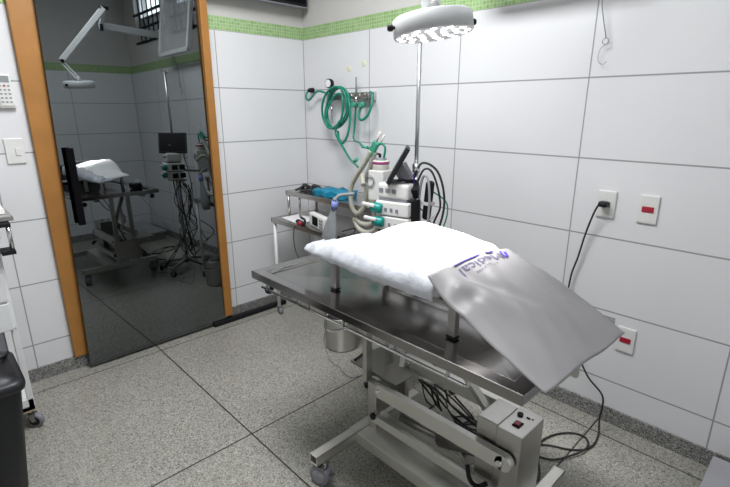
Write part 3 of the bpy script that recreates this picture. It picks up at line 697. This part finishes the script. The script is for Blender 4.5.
for k in range(6):
    rx = lambda a: random.uniform(-a, a)
    cable([(1.30+rx(.08), -0.44+rx(.03), 0.84), (1.34+rx(.1), -0.42+rx(.08), 0.66+rx(.05)), (1.36+rx(.12), -0.40+rx(.1), 0.46+rx(.06)), (1.37+rx(.1), -0.40+rx(.1), 0.30+rx(.06)), (1.39+rx(.08), -0.40+rx(.06), 0.16)], 0.0035)
for k in range(3):
    rx = lambda a: random.uniform(-a, a)
    cable([(1.30+rx(.05), -0.36+rx(.05), 0.80), (1.18+rx(.08), -0.40+rx(.08), 0.60+rx(.08)), (1.10+rx(.12), -0.38+rx(.1), 0.40+rx(.08)), (1.22+rx(.1), -0.40+rx(.1), 0.25+rx(.06)), (1.35+rx(.08), -0.40+rx(.06), 0.12)], 0.0035)
for k in range(3):
    rx = lambda a: random.uniform(-a, a)
    cable([(1.40+rx(.04), -0.43, 0.30), (1.44, -0.56+rx(.03), 0.12), (1.55+rx(.05), -0.60+rx(.05), 0.012), (1.66+rx(.05), -0.52+rx(.05), 0.008), (1.58+rx(.05), -0.45+rx(.04), 0.008), (1.48, -0.42, 0.05)], 0.0035)

# ---------------------------------------------------------------- breathing circuit
bc = thing('breathing_circuit', 'beige corrugated breathing hoses looped below a green Y connector beside the monitors', 'hoses', (0.98, -0.33, 0.705))
corr = lambda i, n: 0.0150 if i % 2 else 0.0120
def hose(pts, nm='corrugated_hose'):
    P = smooth_pts(pts, 10); Ln = sum((a-b_).length for a, b_ in zip(P, P[1:])); k = max(4, int(Ln/0.0045)); D = [0]
    for a, b_ in zip(P, P[1:]): D.append(D[-1]+(a-b_).length)
    R = []; j = 0
    for i in range(k+1):
        s = Ln*i/k
        while j < len(D)-2 and D[j+1] < s: j += 1
        t = (s-D[j])/max(1e-9, D[j+1]-D[j]); R.append(P[j].lerp(P[j+1], min(1, t)))
    bm = NB(); tube(bm, R, 0.012, 10, smooth=False, rf=corr); mk(nm, bm, 'beige_hose', bc)
hose([(1.02, -0.34, 1.195), (0.975, -0.34, 1.13), (0.905, -0.34, 1.05), (0.862, -0.34, 0.98), (0.86, -0.34, 0.88), (0.90, -0.34, 0.835), (0.95, -0.335, 0.865), (0.975, -0.33, 0.94), (0.965, -0.33, 1.02), (0.985, -0.37, 1.06), (1.035, -0.41, 1.02)])
hose([(1.04, -0.33, 1.19), (1.00, -0.32, 1.11), (0.95, -0.31, 1.03), (0.965, -0.31, 0.95), (1.02, -0.31, 0.87), (1.0, -0.31, 0.79), (0.93, -0.32, 0.775), (0.885, -0.33, 0.80)])
hose([(0.885, -0.33, 0.80), (0.875, -0.33, 0.785), (0.92, -0.33, 0.740), (0.99, -0.33, 0.735), (1.07, -0.35, 0.775), (1.10, -0.36, 0.86), (1.10, -0.36, 0.93)])
bm = NB(); bar(bm, (1.010, -0.335, 1.175), (1.060, -0.335, 1.242), 0.024, 0.040); yc = mk('y_connector', bm, 'valve_green', bc, bevel=0.006)
for p, q, r in (((1.00, -0.345, 1.212), (0.965, -0.355, 1.215), 0.008), ((0.925, -0.35, 1.145), (0.90, -0.35, 1.13), 0.010)):
    bm = NB(); cyl(bm, p, q, r, 12); mk('side_port', bm, 'valve_green', yc)
for p, q, r in (((1.045, -0.335, 1.23), (1.085, -0.335, 1.295), 0.007), ((1.065, -0.325, 1.225), (1.105, -0.325, 1.28), 0.005)):
    bm = NB(); cyl(bm, p, q, r, 12); mk('tube_tip', bm, 'cream_plastic', yc)
bm = NB(); cyl(bm, (1.015, -0.265, 0.704), (1.015, -0.265, 1.175), 0.007, 12); bar(bm, (1.015, -0.265, 1.17), (1.025, -0.325, 1.185), 0.010, 0.010); mk('support_rod', bm, 'black_plastic', bc)

# ---------------------------------------------------------------- stepped instrument cart
ct = thing('instrument_cart', 'two level grey steel instrument cart in the tiled corner', 'cart', (0.60, -0.25, 0))
def shelf(x0, x1, y0, y1, z):
    bm = NB(); B(bm, x0, x1, y0, y1, z-0.004, z)
    for a in ((x0, x1, y0, y0+0.012), (x0, x1, y1-0.012, y1), (x0, x0+0.012, y0, y1), (x1-0.012, x1, y0, y1)): B(bm, *a, z-0.030, z+0.002)
    return mk('shelf', bm, 'steel', ct, bevel=0.003)
shelf(0.165, 1.09, -0.445, -0.05, 0.702); shelf(0.165, 1.10, -0.318, -0.05, 0.873)
for x in (0.185, 1.07):
    for y in (-0.43, -0.07):
        bm = NB(); cyl(bm, (x, y, 0.055), (x, y, 0.675), 0.0115, 14); mk('leg', bm, 'white_paint', ct)
        caster(ct, x+0.01, y, r=0.024, wd=0.018, yaw=0.2, top=0.055, wheel='grey_plastic')
for x in (0.18, 0.62, 1.08):
    for y in (-0.305, -0.065):
        if x == 0.62 and y < -0.1: continue
        bm = NB(); cyl(bm, (x, y, 0.702), (x, y, 0.846), 0.0095, 12); mk('riser', bm, 'steel', ct)
bm = NB(); cyl(bm, (0.30, -0.30, 0.702), (0.30, -0.30, 0.846), 0.007, 12); mk('riser', bm, 'steel_dark', ct)
# things on the cart
bm = NB(); v = [bm.verts.new(p) for p in ((0.225, -0.40, 0.7045), (0.45, -0.425, 0.7045), (0.43, -0.235, 0.7045), (0.21, -0.20, 0.7045))]; bm.faces.new(v)
r_ = bmesh.ops.extrude_face_region(bm, geom=bm.faces[:]); bmesh.ops.translate(bm, vec=(0, 0, 0.0012), verts=[e for e in r_['geom'] if isinstance(e, bmesh.types.BMVert)])
tag(mk('paper_sheet', bm, 'paper', origin=(0.33, -0.32, 0.7045)), 'sheet of white paper on the lower left of the instrument cart', 'paper')
t = thing('vital_signs_monitor', 'small white handheld monitor with dark screen and red button on the cart', 'monitor', (0.63, -0.40, 0.704))
rot = (math.radians(-14), 'Z', (0.63, -0.40, 0.75))
cs = boxp('case', 'white_plastic', (0.52, 0.745, -0.42, -0.375, 0.704, 0.792), t, 0.012, rot=rot)
boxp('screen', 'screen_glass', (0.575, 0.655, -0.4215, -0.417, 0.722, 0.778), t, 0.001, rot=rot)
bm = NB()
for k in range(3): B(bm, 0.68, 0.70, -0.4225, -0.418, 0.722+k*0.02, 0.734+k*0.02, rot=rot); B(bm, 0.71, 0.725, -0.4225, -0.418, 0.722+k*0.02, 0.734+k*0.02, rot=rot)
mk_split('button', bm, 'grey_plastic', t)
t = thing('coiled_probe', 'dark teal coiled sensor lead with red plug beside the handheld monitor', 'sensor', (0.50, -0.425, 0.704))
bm = NB(); tube(bm, [(0.52, -0.43, 0.72), (0.475, -0.435, 0.735), (0.44, -0.43, 0.722), (0.46, -0.42, 0.708), (0.51, -0.425, 0.71), (0.525, -0.43, 0.745), (0.49, -0.43, 0.755)], 0.008, 8); mk('lead', bm, 'black_rubber', t)
bm = NB(); lathe(bm, (0.498, -0.448, 0.722), [(0, -0.008), (0.016, -0.006), (0.016, 0.006), (0, 0.008)], 16, axis=(0.2, -1, 0.2)); mk('plug', bm, 'red', t)
bm = NB(); tube(bm, [(0.47, -0.40, 0.706), (0.60, -0.455, 0.706), (0.72, -0.46, 0.70), (0.88, -0.44, 0.71), (0.93, -0.39, 0.73), (0.88, -0.34, 0.74), (0.80, -0.36, 0.71)], 0.004, 8)
tube(bm, [(0.44, -0.45, 0.69), (0.455, -0.47, 0.62), (0.48, -0.475, 0.54), (0.52, -0.475, 0.50)], 0.003, 8); tube(bm, [(0.44, -0.45, 0.69), (0.44, -0.42, 0.706), (0.47, -0.40, 0.706)], 0.003, 8)
tag(mk('black_lead', bm, 'black_rubber', origin=(0.6, -0.4, 0.704)), 'thin black lead lying along the front edge of the lower cart shelf', 'cable')
# blue wrapped packs and dark clips on the upper shelf
bm = NB(); vs = B(bm, 0.42, 0.70, -0.285, -0.14, 0.876, 0.915); bmesh.ops.subdivide_edges(bm, edges=bm.edges[:], cuts=5, use_grid_fill=True)
for v in bm.verts:
    v.co += Vector((noise(v.co.y, v.co.z, 2)*0.008, noise(v.co.x, v.co.z, 2)*0.010, 0 if v.co.z < 0.88 else noise(v.co.x*2, v.co.y*2, 1.5)*0.014-0.004))
for f in bm.faces: f.smooth = True
tag(mk('blue_pack', bm, 'blue_plastic', origin=(0.53, -0.2, 0.876)), 'crumpled blue wrapped pack on the upper cart shelf', 'pack')
bm = NB()
for k in range(8):
    x = 0.225+0.018*k; y = -0.25+0.03*(k % 3)
    tube(bm, [(x, y, 0.884), (x+0.03, y+0.02*(-1)**k, 0.905+0.014*(k % 2)), (x+0.05, y-0.02*(-1)**k, 0.895), (x+0.02, y-0.04, 0.884)], 0.008, 6)
tag(mk('dark_clips', bm, 'black_rubber', origin=(0.3, -0.23, 0.876)), 'tangle of dark electrode clips left of the blue pack', 'clips')
# breathing bag
t = thing('breathing_bag', 'limp grey translucent breathing bag hanging from a lilac connector in front of the cart', 'bag', (0.85, -0.47, 0.66))
bm = NB(); prof = [(0.0, -0.02), (0.045, -0.016), (0.060, 0.02), (0.058, 0.06), (0.046, 0.11), (0.032, 0.16), (0.020, 0.195), (0.0165, 0.215), (0, 0.216)]
lathe(bm, (0.812, -0.475, 0.665), prof, 28, axis=(0.22, 0.03, 1))
for v in bm.verts:
    h = v.co.z-0.665; v.co.y = -0.475+(v.co.y+0.475)*0.45; v.co.x += 0.004*math.sin(v.co.y*400+h*20)*min(1, max(0, 1-h/0.2))
mk('bag_body', bm, 'bag_grey', t)
bm = NB(); cyl(bm, (0.860, -0.47, 0.872), (0.866, -0.468, 0.918), 0.019, 20); mk('connector', bm, 'lilac', t)
bm = NB(); cyl(bm, (0.866, -0.468, 0.918), (0.868, -0.468, 0.936), 0.013, 16); tube(bm, [(0.868, -0.468, 0.93), (0.885, -0.44, 0.95), (0.93, -0.38, 0.955)], 0.010, 10)
mk('elbow', bm, 'bag_grey', t)

# steel bucket
t = thing('steel_bucket', 'round stainless steel bucket beneath the left end of the table', 'bucket', (0.985, -0.53, 0.0))
bx, by = 0.845, -0.415
t.location = (bx, by, 0)
bm = NB(); lathe(bm, (bx, by, 0), [(0, 0.001), (0.095, 0.0), (0.102, 0.008), (0.110, 0.21), (0.114, 0.215), (0.111, 0.220), (0.107, 0.215), (0.099, 0.012), (0, 0.008)], 40); mk('bucket_body', bm, 'steel', t)
bm = NB(); tube(bm, [(bx-0.10, by, 0.19), (bx-0.10, by-0.05, 0.165), (bx-0.05, by-0.10, 0.145), (bx, by-0.115, 0.14), (bx+0.05, by-0.10, 0.145), (bx+0.10, by-0.05, 0.165), (bx+0.10, by, 0.19)], 0.003, 8); mk('bucket_handle', bm, 'chrome', t)
bm = NB(); lathe(bm, (bx, by, 0.10), [(0, 0), (0.07, 0.0), (0.085, 0.05), (0.088, 0.085), (0.05, 0.098), (0, 0.10)], 24)
for v in bm.verts: v.co.z += 0.01*noise(v.co.x*3, v.co.y*3)
mk('bin_liner', bm, 'black_rubber', t)
# thin wire on the floor by the bucket
bm = NB(); tube(bm, [(1.25, -0.80, 0.735), (1.05, -0.70, 0.50), (0.93, -0.60, 0.26), (0.90, -0.60, 0.10), (0.97, -0.60, 0.01), (1.03, -0.60, 0.004), (1.09, -0.62, 0.004), (1.16, -0.625, 0.004), (1.20, -0.55, 0.004), (1.30, -0.55, 0.004), (1.40, -0.60, 0.004), (1.50, -0.66, 0.004)], 0.0022, 6)
tag(mk('thin_wire', bm, 'grey_plastic', origin=(1.1, -0.75, 0)), 'thin grey wire trailing over the floor beside the steel bucket', 'wire')
# flat scale plate on the floor under the table
# ---------------------------------------------------------------- gas outlet on the back wall with green hose
t = thing('gas_outlet_panel', 'wall mounted gas outlet bar with pressure gauge and flow meter in the corner', 'gas outlet', (0.53, 0, 1.49))
bm = NB(); B(bm, 0.34, 0.725, -0.022, -0.0005, 1.462, 1.512); mk('wall_bar', bm, 'aluminium', t, bevel=0.004)
bm = NB()
for x, r in ((0.345, 0.026), (0.50, 0.016), (0.545, 0.017), (0.62, 0.017), (0.665, 0.021), (0.70, 0.015)): cyl(bm, (x, -0.02, 1.487), (x, -0.062, 1.487), r, 16)
mk_split('valve', bm, 'steel_dark', t)
bm = NB(); cyl(bm, (0.34, -0.05, 1.49), (0.345, -0.05, 1.56), 0.008, 10); lathe(bm, (0.345, -0.045, 1.57), [(0, 0), (0.029, 0), (0.030, 0.025), (0.026, 0.029)], 26, axis=(0.15, -1, 0)); g = mk('gauge_case', bm, 'black_plastic', t)
bm = NB(); lathe(bm, (0.345, -0.045, 1.57), [(0, 0.0295), (0.024, 0.0290)], 26, axis=(0.15, -1, 0)); mk('gauge_dial', bm, 'white_paint', g)
bm = NB(); cyl(bm, (0.595, -0.05, 1.50), (0.595, -0.05, 1.60), 0.006, 10); mk('flow_tube', bm, 'remote_grey', t)
bm = NB(); cyl(bm, (0.595, -0.05, 1.43), (0.595, -0.05, 1.495), 0.014, 14); cyl(bm, (0.365, -0.055, 1.32), (0.36, -0.055, 1.46), 0.006, 10); mk_split('fitting', bm, 'chrome', t)
bm = NB(); cyl(bm, (0.595, -0.045, 1.435), (0.595, -0.085, 1.435), 0.016, 14); cyl(bm, (0.665, -0.045, 1.435), (0.665, -0.085, 1.435), 0.016, 14); mk_split('flow_knob', bm, 'valve_green', t)
gh = thing('green_oxygen_hose', 'long green oxygen hose coiled on the gas outlet under the gauge', 'hose', (0.40, -0.09, 1.35))
bm = NB()
cx_, cz_ = 0.445, 1.405
P = []
for i in range(0, 66):
    a = math.radians(100 + i*20); turn = i*20/360
    rx_ = 0.098+0.022*math.sin(turn*2.3+0.5); rz_ = 0.138-0.035*((turn*0.37) % 1)
    P.append((cx_+rx_*math.cos(a)+0.028*math.sin(a), -0.075-0.010*turn - 0.008*math.cos(a*1.5), cz_+rz_*math.sin(a)+0.0*turn+0.015*math.sin(turn*2.2)))
P += [(0.46, -0.11, 1.27), (0.50, -0.12, 1.22), (0.56, -0.13, 1.17), (0.70, -0.20, 1.115), (0.85, -0.29, 1.10), (0.93, -0.335, 1.085)]
P = [(0.335, -0.06, 1.50)] + P
tube(bm, P, 0.0075, 8, n=5)
tube(bm, [(0.45, -0.08, 1.27), (0.485, -0.10, 1.22), (0.53, -0.11, 1.20), (0.575, -0.11, 1.25), (0.59, -0.10, 1.34), (0.575, -0.09, 1.44), (0.53, -0.08, 1.50), (0.48, -0.07, 1.52)], 0.0075, 8)
mk_split('hose_coil', bm, 'green_hose', gh)
bm = NB(); tube(bm, [(0.10, -0.035, 1.535), (0.085, -0.05, 1.51), (0.10, -0.06, 1.475), (0.14, -0.06, 1.475), (0.19, -0.055, 1.515), (0.24, -0.055, 1.525), (0.34, -0.06, 1.505)], 0.0075, 8); mk('hose_tail', bm, 'green_hose', gh)
bm = NB(); lathe(bm, (0.10, -0.002, 1.535), [(0, 0), (0.018, 0), (0.015, 0.03), (0.008, 0.045), (0, 0.045)], 16, axis=(0, -1, 0)); mk('end_plug', bm, 'black_plastic', gh)
bm = NB(); tube(bm, [(0.595, -0.05, 1.44), (0.592, -0.055, 1.38), (0.585, -0.06, 1.28), (0.60, -0.08, 1.235), (0.68, -0.14, 1.222), (0.80, -0.22, 1.222), (0.90, -0.29, 1.212), (1.00, -0.33, 1.205)], 0.0065, 8)
tube(bm, [(1.04, -0.33, 1.215), (1.085, -0.33, 1.235), (1.115, -0.33, 1.215), (1.105, -0.33, 1.155)], 0.006, 8)
tag(mk('green_feed_hose', bm, 'green_hose', origin=(0.6, -0.06, 1.3)), 'thin green hose running down from the flow meter towards the monitors', 'hose')
bm = NB(); tube(bm, [(0.665, -0.06, 1.44), (0.65, -0.08, 1.38), (0.68, -0.09, 1.345), (0.73, -0.085, 1.37), (0.75, -0.07, 1.43), (0.735, -0.05, 1.49), (0.715, -0.045, 1.51)], 0.0075, 8)
tag(mk('short_green_hose', bm, 'green_hose', origin=(0.7, -0.06, 1.4)), 'short green hose looped at the right end of the gas outlet bar', 'hose')
for k, (x, z) in enumerate(((0.475, 1.655), (0.612, 1.678))):
    bm = NB(); lathe(bm, (x, 0, z), [(0, 0.0012), (0.018, 0.0012), (0.02, 0)], 16, axis=(0, -1, 0))
    tag(mk('sticker_mark', bm, 'yellow_mark', origin=(x, 0, z)), ['faint yellowish round mark on the tiles above the green coil', 'faint yellowish mark on the tile above the flow meter'][k], 'mark', 'faint marks on the tiles')

# ---------------------------------------------------------------- wall plates
def plate(x, z, label, sw, dx=0.075):
    t = thing('wall_outlet', label, 'outlet', (x, 0, z), 'wall outlets on the tiled back wall')
    bm = NB(); B(bm, x-0.037, x+0.037, -0.009, -0.0003, z-0.058, z+0.058); mk('cover_plate', bm, 'white_plastic', t, bevel=0.003)
    bm = NB(); B(bm, x-0.03, x+0.03, -0.0098, -0.0085, z-0.051, z+0.051); mk('inner_plate', bm, 'white_plastic', t, bevel=0.0004)
    if sw:
        bm = NB(); B(bm, x-0.022, x+0.022, -0.0125, -0.009, z-0.012, z+0.012); mk('red_socket', bm, 'red', t, bevel=0.002, label='red socket')
    else:
        bm = NB(); B(bm, x-0.018, x+0.018, -0.011, -0.009, z-0.012, z+0.012); mk('socket', bm, 'grey_plastic', t)
plate(2.122, 1.017, 'white wall outlet with a black plug in it above the grey bag', False)
plate(2.283, 1.018, 'white wall outlet with red socket right of the plugged outlet', True)
plate(2.283, 0.430, 'lower white wall outlet with red socket behind the grey bag end', True)
t = thing('power_cord', 'black power cord hanging from the wall outlet and looping on the floor', 'cord', (2.115, -0.03, 1.02))
bm = NB(); B(bm, 2.100, 2.138, -0.048, -0.011, 1.008, 1.032); mk('plug', bm, 'black_plastic', t, bevel=0.008)
bm = NB()
tube(bm, [(2.105, -0.045, 1.018), (2.088, -0.04, 0.975), (2.062, -0.028, 0.88), (2.040, -0.022, 0.76), (2.02, -0.022, 0.66), (2.02, -0.03, 0.50), (2.06, -0.06, 0.40), (2.12, -0.09, 0.33), (2.154, -0.10, 0.285), (2.19, -0.10, 0.235), (2.25, -0.10, 0.185), (2.262, -0.10, 0.13), (2.258, -0.10, 0.06), (2.275, -0.14, 0.008),
          (2.285, -0.22, 0.006), (2.27, -0.28, 0.006), (2.22, -0.33, 0.006), (2.16, -0.36, 0.006), (2.11, -0.40, 0.006)], 0.0042, 8)
tube(bm, [(2.11, -0.40, 0.006), (2.13, -0.46, 0.006), (2.20, -0.44, 0.007), (2.25, -0.36, 0.012), (2.275, -0.27, 0.014), (2.24, -0.20, 0.007), (2.18, -0.22, 0.006), (2.13, -0.30, 0.006), (2.12, -0.40, 0.010), (2.16, -0.48, 0.006), (2.20, -0.55, 0.006), (2.22, -0.62, 0.03), (2.21, -0.70, 0.12), (2.22, -0.744, 0.16)], 0.0042, 8)
mk('cord', bm, 'black_rubber', t)
# switch and remote left of the mirror
t = thing('light_switch', 'white light switch plate left of the wooden door frame', 'switch', (0, -1.752, 1.215))
bm = NB(); B(bm, 0.0003, 0.009, -1.79, -1.714, 1.155, 1.275); mk('cover_plate', bm, 'white_plastic', t, bevel=0.003)
bm = NB(); B(bm, 0.009, 0.014, -1.751, -1.729, 1.195, 1.23); mk('rocker', bm, 'white_plastic', t, bevel=0.002)
t = thing('remote_control', 'white air conditioner remote in a holder above the light switch', 'remote', (0, -1.745, 1.495))
bm = NB(); B(bm, 0.0003, 0.022, -1.775, -1.712, 1.415, 1.50); mk('holder', bm, 'white_plastic', t, bevel=0.003)
bm = NB(); B(bm, 0.006, 0.026, -1.772, -1.716, 1.422, 1.565); rb = mk('remote_body', bm, 'white_plastic', t, bevel=0.004)
bm = NB(); B(bm, 0.026, 0.0268, -1.766, -1.724, 1.528, 1.557); mk('display', bm, 'remote_grey', rb)
bm = NB()
for r in range(5):
    for c_ in range(3):
        if r == 0 and c_ == 1: continue
        B(bm, 0.026, 0.0275, -1.766+c_*0.016, -1.757+c_*0.016, 1.510-r*0.018, 1.517-r*0.018)
mk_split('button', bm, 'remote_grey', rb)
bm = NB(); B(bm, 0.026, 0.0275, -1.750, -1.741, 1.510, 1.517); mk('power_button', bm, 'red', rb)

# television over the mosaic band
t = thing('television', 'black television hung above the green mosaic band in the corner', 'television', (0, -0.5, 2.05))
bm = NB(); B(bm, 0.055, 0.10, -0.92, -0.03, 2.058, 2.60); tv = mk('tv_body', bm, 'black_plastic', t, bevel=0.004)
bm = NB(); B(bm, 0.10, 0.102, -0.905, -0.045, 2.075, 2.585); mk('tv_screen', bm, 'screen_glass', tv)
bm = NB(); B(bm, 0.0, 0.055, -0.62, -0.33, 2.2, 2.45); mk('wall_mount', bm, 'steel_dark', t)
bm = NB(); B(bm, 0.056, 0.099, -0.919, -0.031, 2.052, 2.059); mk('lower_bezel', bm, 'wheel_grey', tv)

# ---------------------------------------------------------------- white trolley at the left
t = thing('white_trolley', 'white metal trolley with steel tray top behind the black bin', 'trolley', (0.28, -2.2, 0))
x0, x1, y0, y1 = 0.03, 0.468, -2.55, -1.930
bm = NB(); B(bm, x0, x1, y0, y1, 0.50, 0.90); mk('cabinet_body', bm, 'white_paint', t, bevel=0.004)
for k, (za, zb) in enumerate(((0.505, 0.625), (0.635, 0.755), (0.765, 0.885))):
    bm = NB(); B(bm, x1-0.001, x1+0.012, y0+0.01, y1-0.012, za, zb); dwr = mk('drawer', bm, 'white_paint', t, bevel=0.003)
bm = NB(); B(bm, x0, x1, y0, y1, 0.10, 0.125); B(bm, x1-0.012, x1, y0, y1, 0.10, 0.16); mk('bottom_shelf', bm, 'white_paint', t, bevel=0.003)
bm = NB(); B(bm, x0+0.002, x1+0.001, y0, y1-0.001, 0.096, 0.102); mk('edge_band', bm, 'wood_edge', t)
bm = NB(); B(bm, x0, x0+0.01, y0, y1, 0.12, 0.51); mk('back_panel', bm, 'grey_plastic', t)
for y in (y1-0.012, y0+0.012):
    for x in (x1-0.012, x0+0.012):
        bm = NB(); B(bm, x-0.012, x+0.012, y-0.012, y+0.012, 0.12, 0.51); mk('post', bm, 'white_paint', t, bevel=0.002)
        caster(t, x+(-0.01 if x > 0.2 else 0.02), y+(0.004 if y > -2 else 0.02), r=0.034, wd=0.024, yaw=0.9, top=0.098, wheel='grey_plastic', hub='black_plastic')
bm = NB(); B(bm, x0-0.02, x1+0.02, y0, -1.866, 0.972, 0.994); mk('tray_top', bm, 'steel', t, bevel=0.003)
bm = NB(); B(bm, x0, x1, y0, y1+0.01, 0.90, 0.972); mk('top_frame', bm, 'grey_plastic', t)
bm = NB(); cyl(bm, (x1+0.035, -1.892, 0.85), (x1+0.035, -1.892, 0.96), 0.008, 12); hn = mk('side_handle', bm, 'chrome', t)
bm = NB(); B(bm, x1-0.03, x1+0.045, -1.930, -1.882, 0.838, 0.856); B(bm, x1-0.03, x1+0.045, -1.930, -1.882, 0.953, 0.97); mk_split('handle_end', bm, 'black_plastic', hn, bevel=0.002)
bm = NB(); B(bm, 0.22, 0.44, -2.10, -1.885, 0.996, 1.016)
bmesh.ops.subdivide_edges(bm, edges=bm.edges[:], cuts=4, use_grid_fill=True)
for v in bm.verts: v.co.z += 0 if v.co.z < 1.0 else 0.01*noise(v.co.x*3, v.co.y*3)
tag(mk('folded_towel', bm, 'pad_cloth', origin=(0.33, -2.0, 0.996)), 'folded white cloth on the steel top of the white trolley', 'cloth')
# black bin
t = thing('waste_bin', 'black plastic lidded waste bin in front of the white trolley', 'bin', (0.80, -2.17, 0))
def ringbox(bm, levels):
    rs = []
    for hx, hy, z, r in levels:
        ring = []
        for sx, sy, a0 in ((1, 1, 0), (-1, 1, 90), (-1, -1, 180), (1, -1, 270)):
            for k in range(5):
                a = math.radians(a0+k*22.5); ring.append(bm.verts.new((0.775+sx*(hx-r)+r*math.cos(a), -2.17+sy*(hy-r)+r*math.sin(a), z)))
        rs.append(ring)
    for A, C in zip(rs, rs[1:]):
        for k in range(20): f = bm.faces.new((A[k], A[(k+1) % 20], C[(k+1) % 20], C[k])); f.smooth = True
    bm.faces.new(rs[0][::-1]); bm.faces.new(rs[-1])
bm = NB(); ringbox(bm, [(0.098, 0.130, 0, 0.03), (0.103, 0.135, 0.01, 0.03), (0.150, 0.178, 0.44, 0.035), (0.150, 0.178, 0.455, 0.035)]); mk('bin_body', bm, 'bin_plastic', t)
bm = NB(); ringbox(bm, [(0.163, 0.190, 0.448, 0.04), (0.166, 0.193, 0.46, 0.04), (0.166, 0.193, 0.475, 0.04), (0.155, 0.182, 0.487, 0.04), (0.148, 0.175, 0.487, 0.04), (0.142, 0.168, 0.497, 0.04), (0.10, 0.12, 0.515, 0.05), (0.03, 0.05, 0.522, 0.02)]); ld = mk('bin_lid', bm, 'bin_plastic', t)
bm = NB(); tube(bm, [(0.80, -2.06, 0.50), (0.80, -2.045, 0.53), (0.78, -2.01, 0.535), (0.74, -2.0, 0.525), (0.72, -2.01, 0.50)], 0.008, 8); mk('lid_handle', bm, 'bin_plastic', ld)

# low grey marble bench at the right
t = thing('low_bench', 'low grey marble topped block against the tiled wall at bottom right', 'bench', (3.0, -0.35, 0))
bm = NB(); B(bm, 2.672, 3.30, -0.60, -0.08, 0.085, 0.105); mk('slab_top', bm, 'marble', t, bevel=0.003)
bm = NB(); B(bm, 2.69, 3.29, -0.59, -0.09, 0, 0.085); mk('slab_base', bm, 'granite_dark', t)
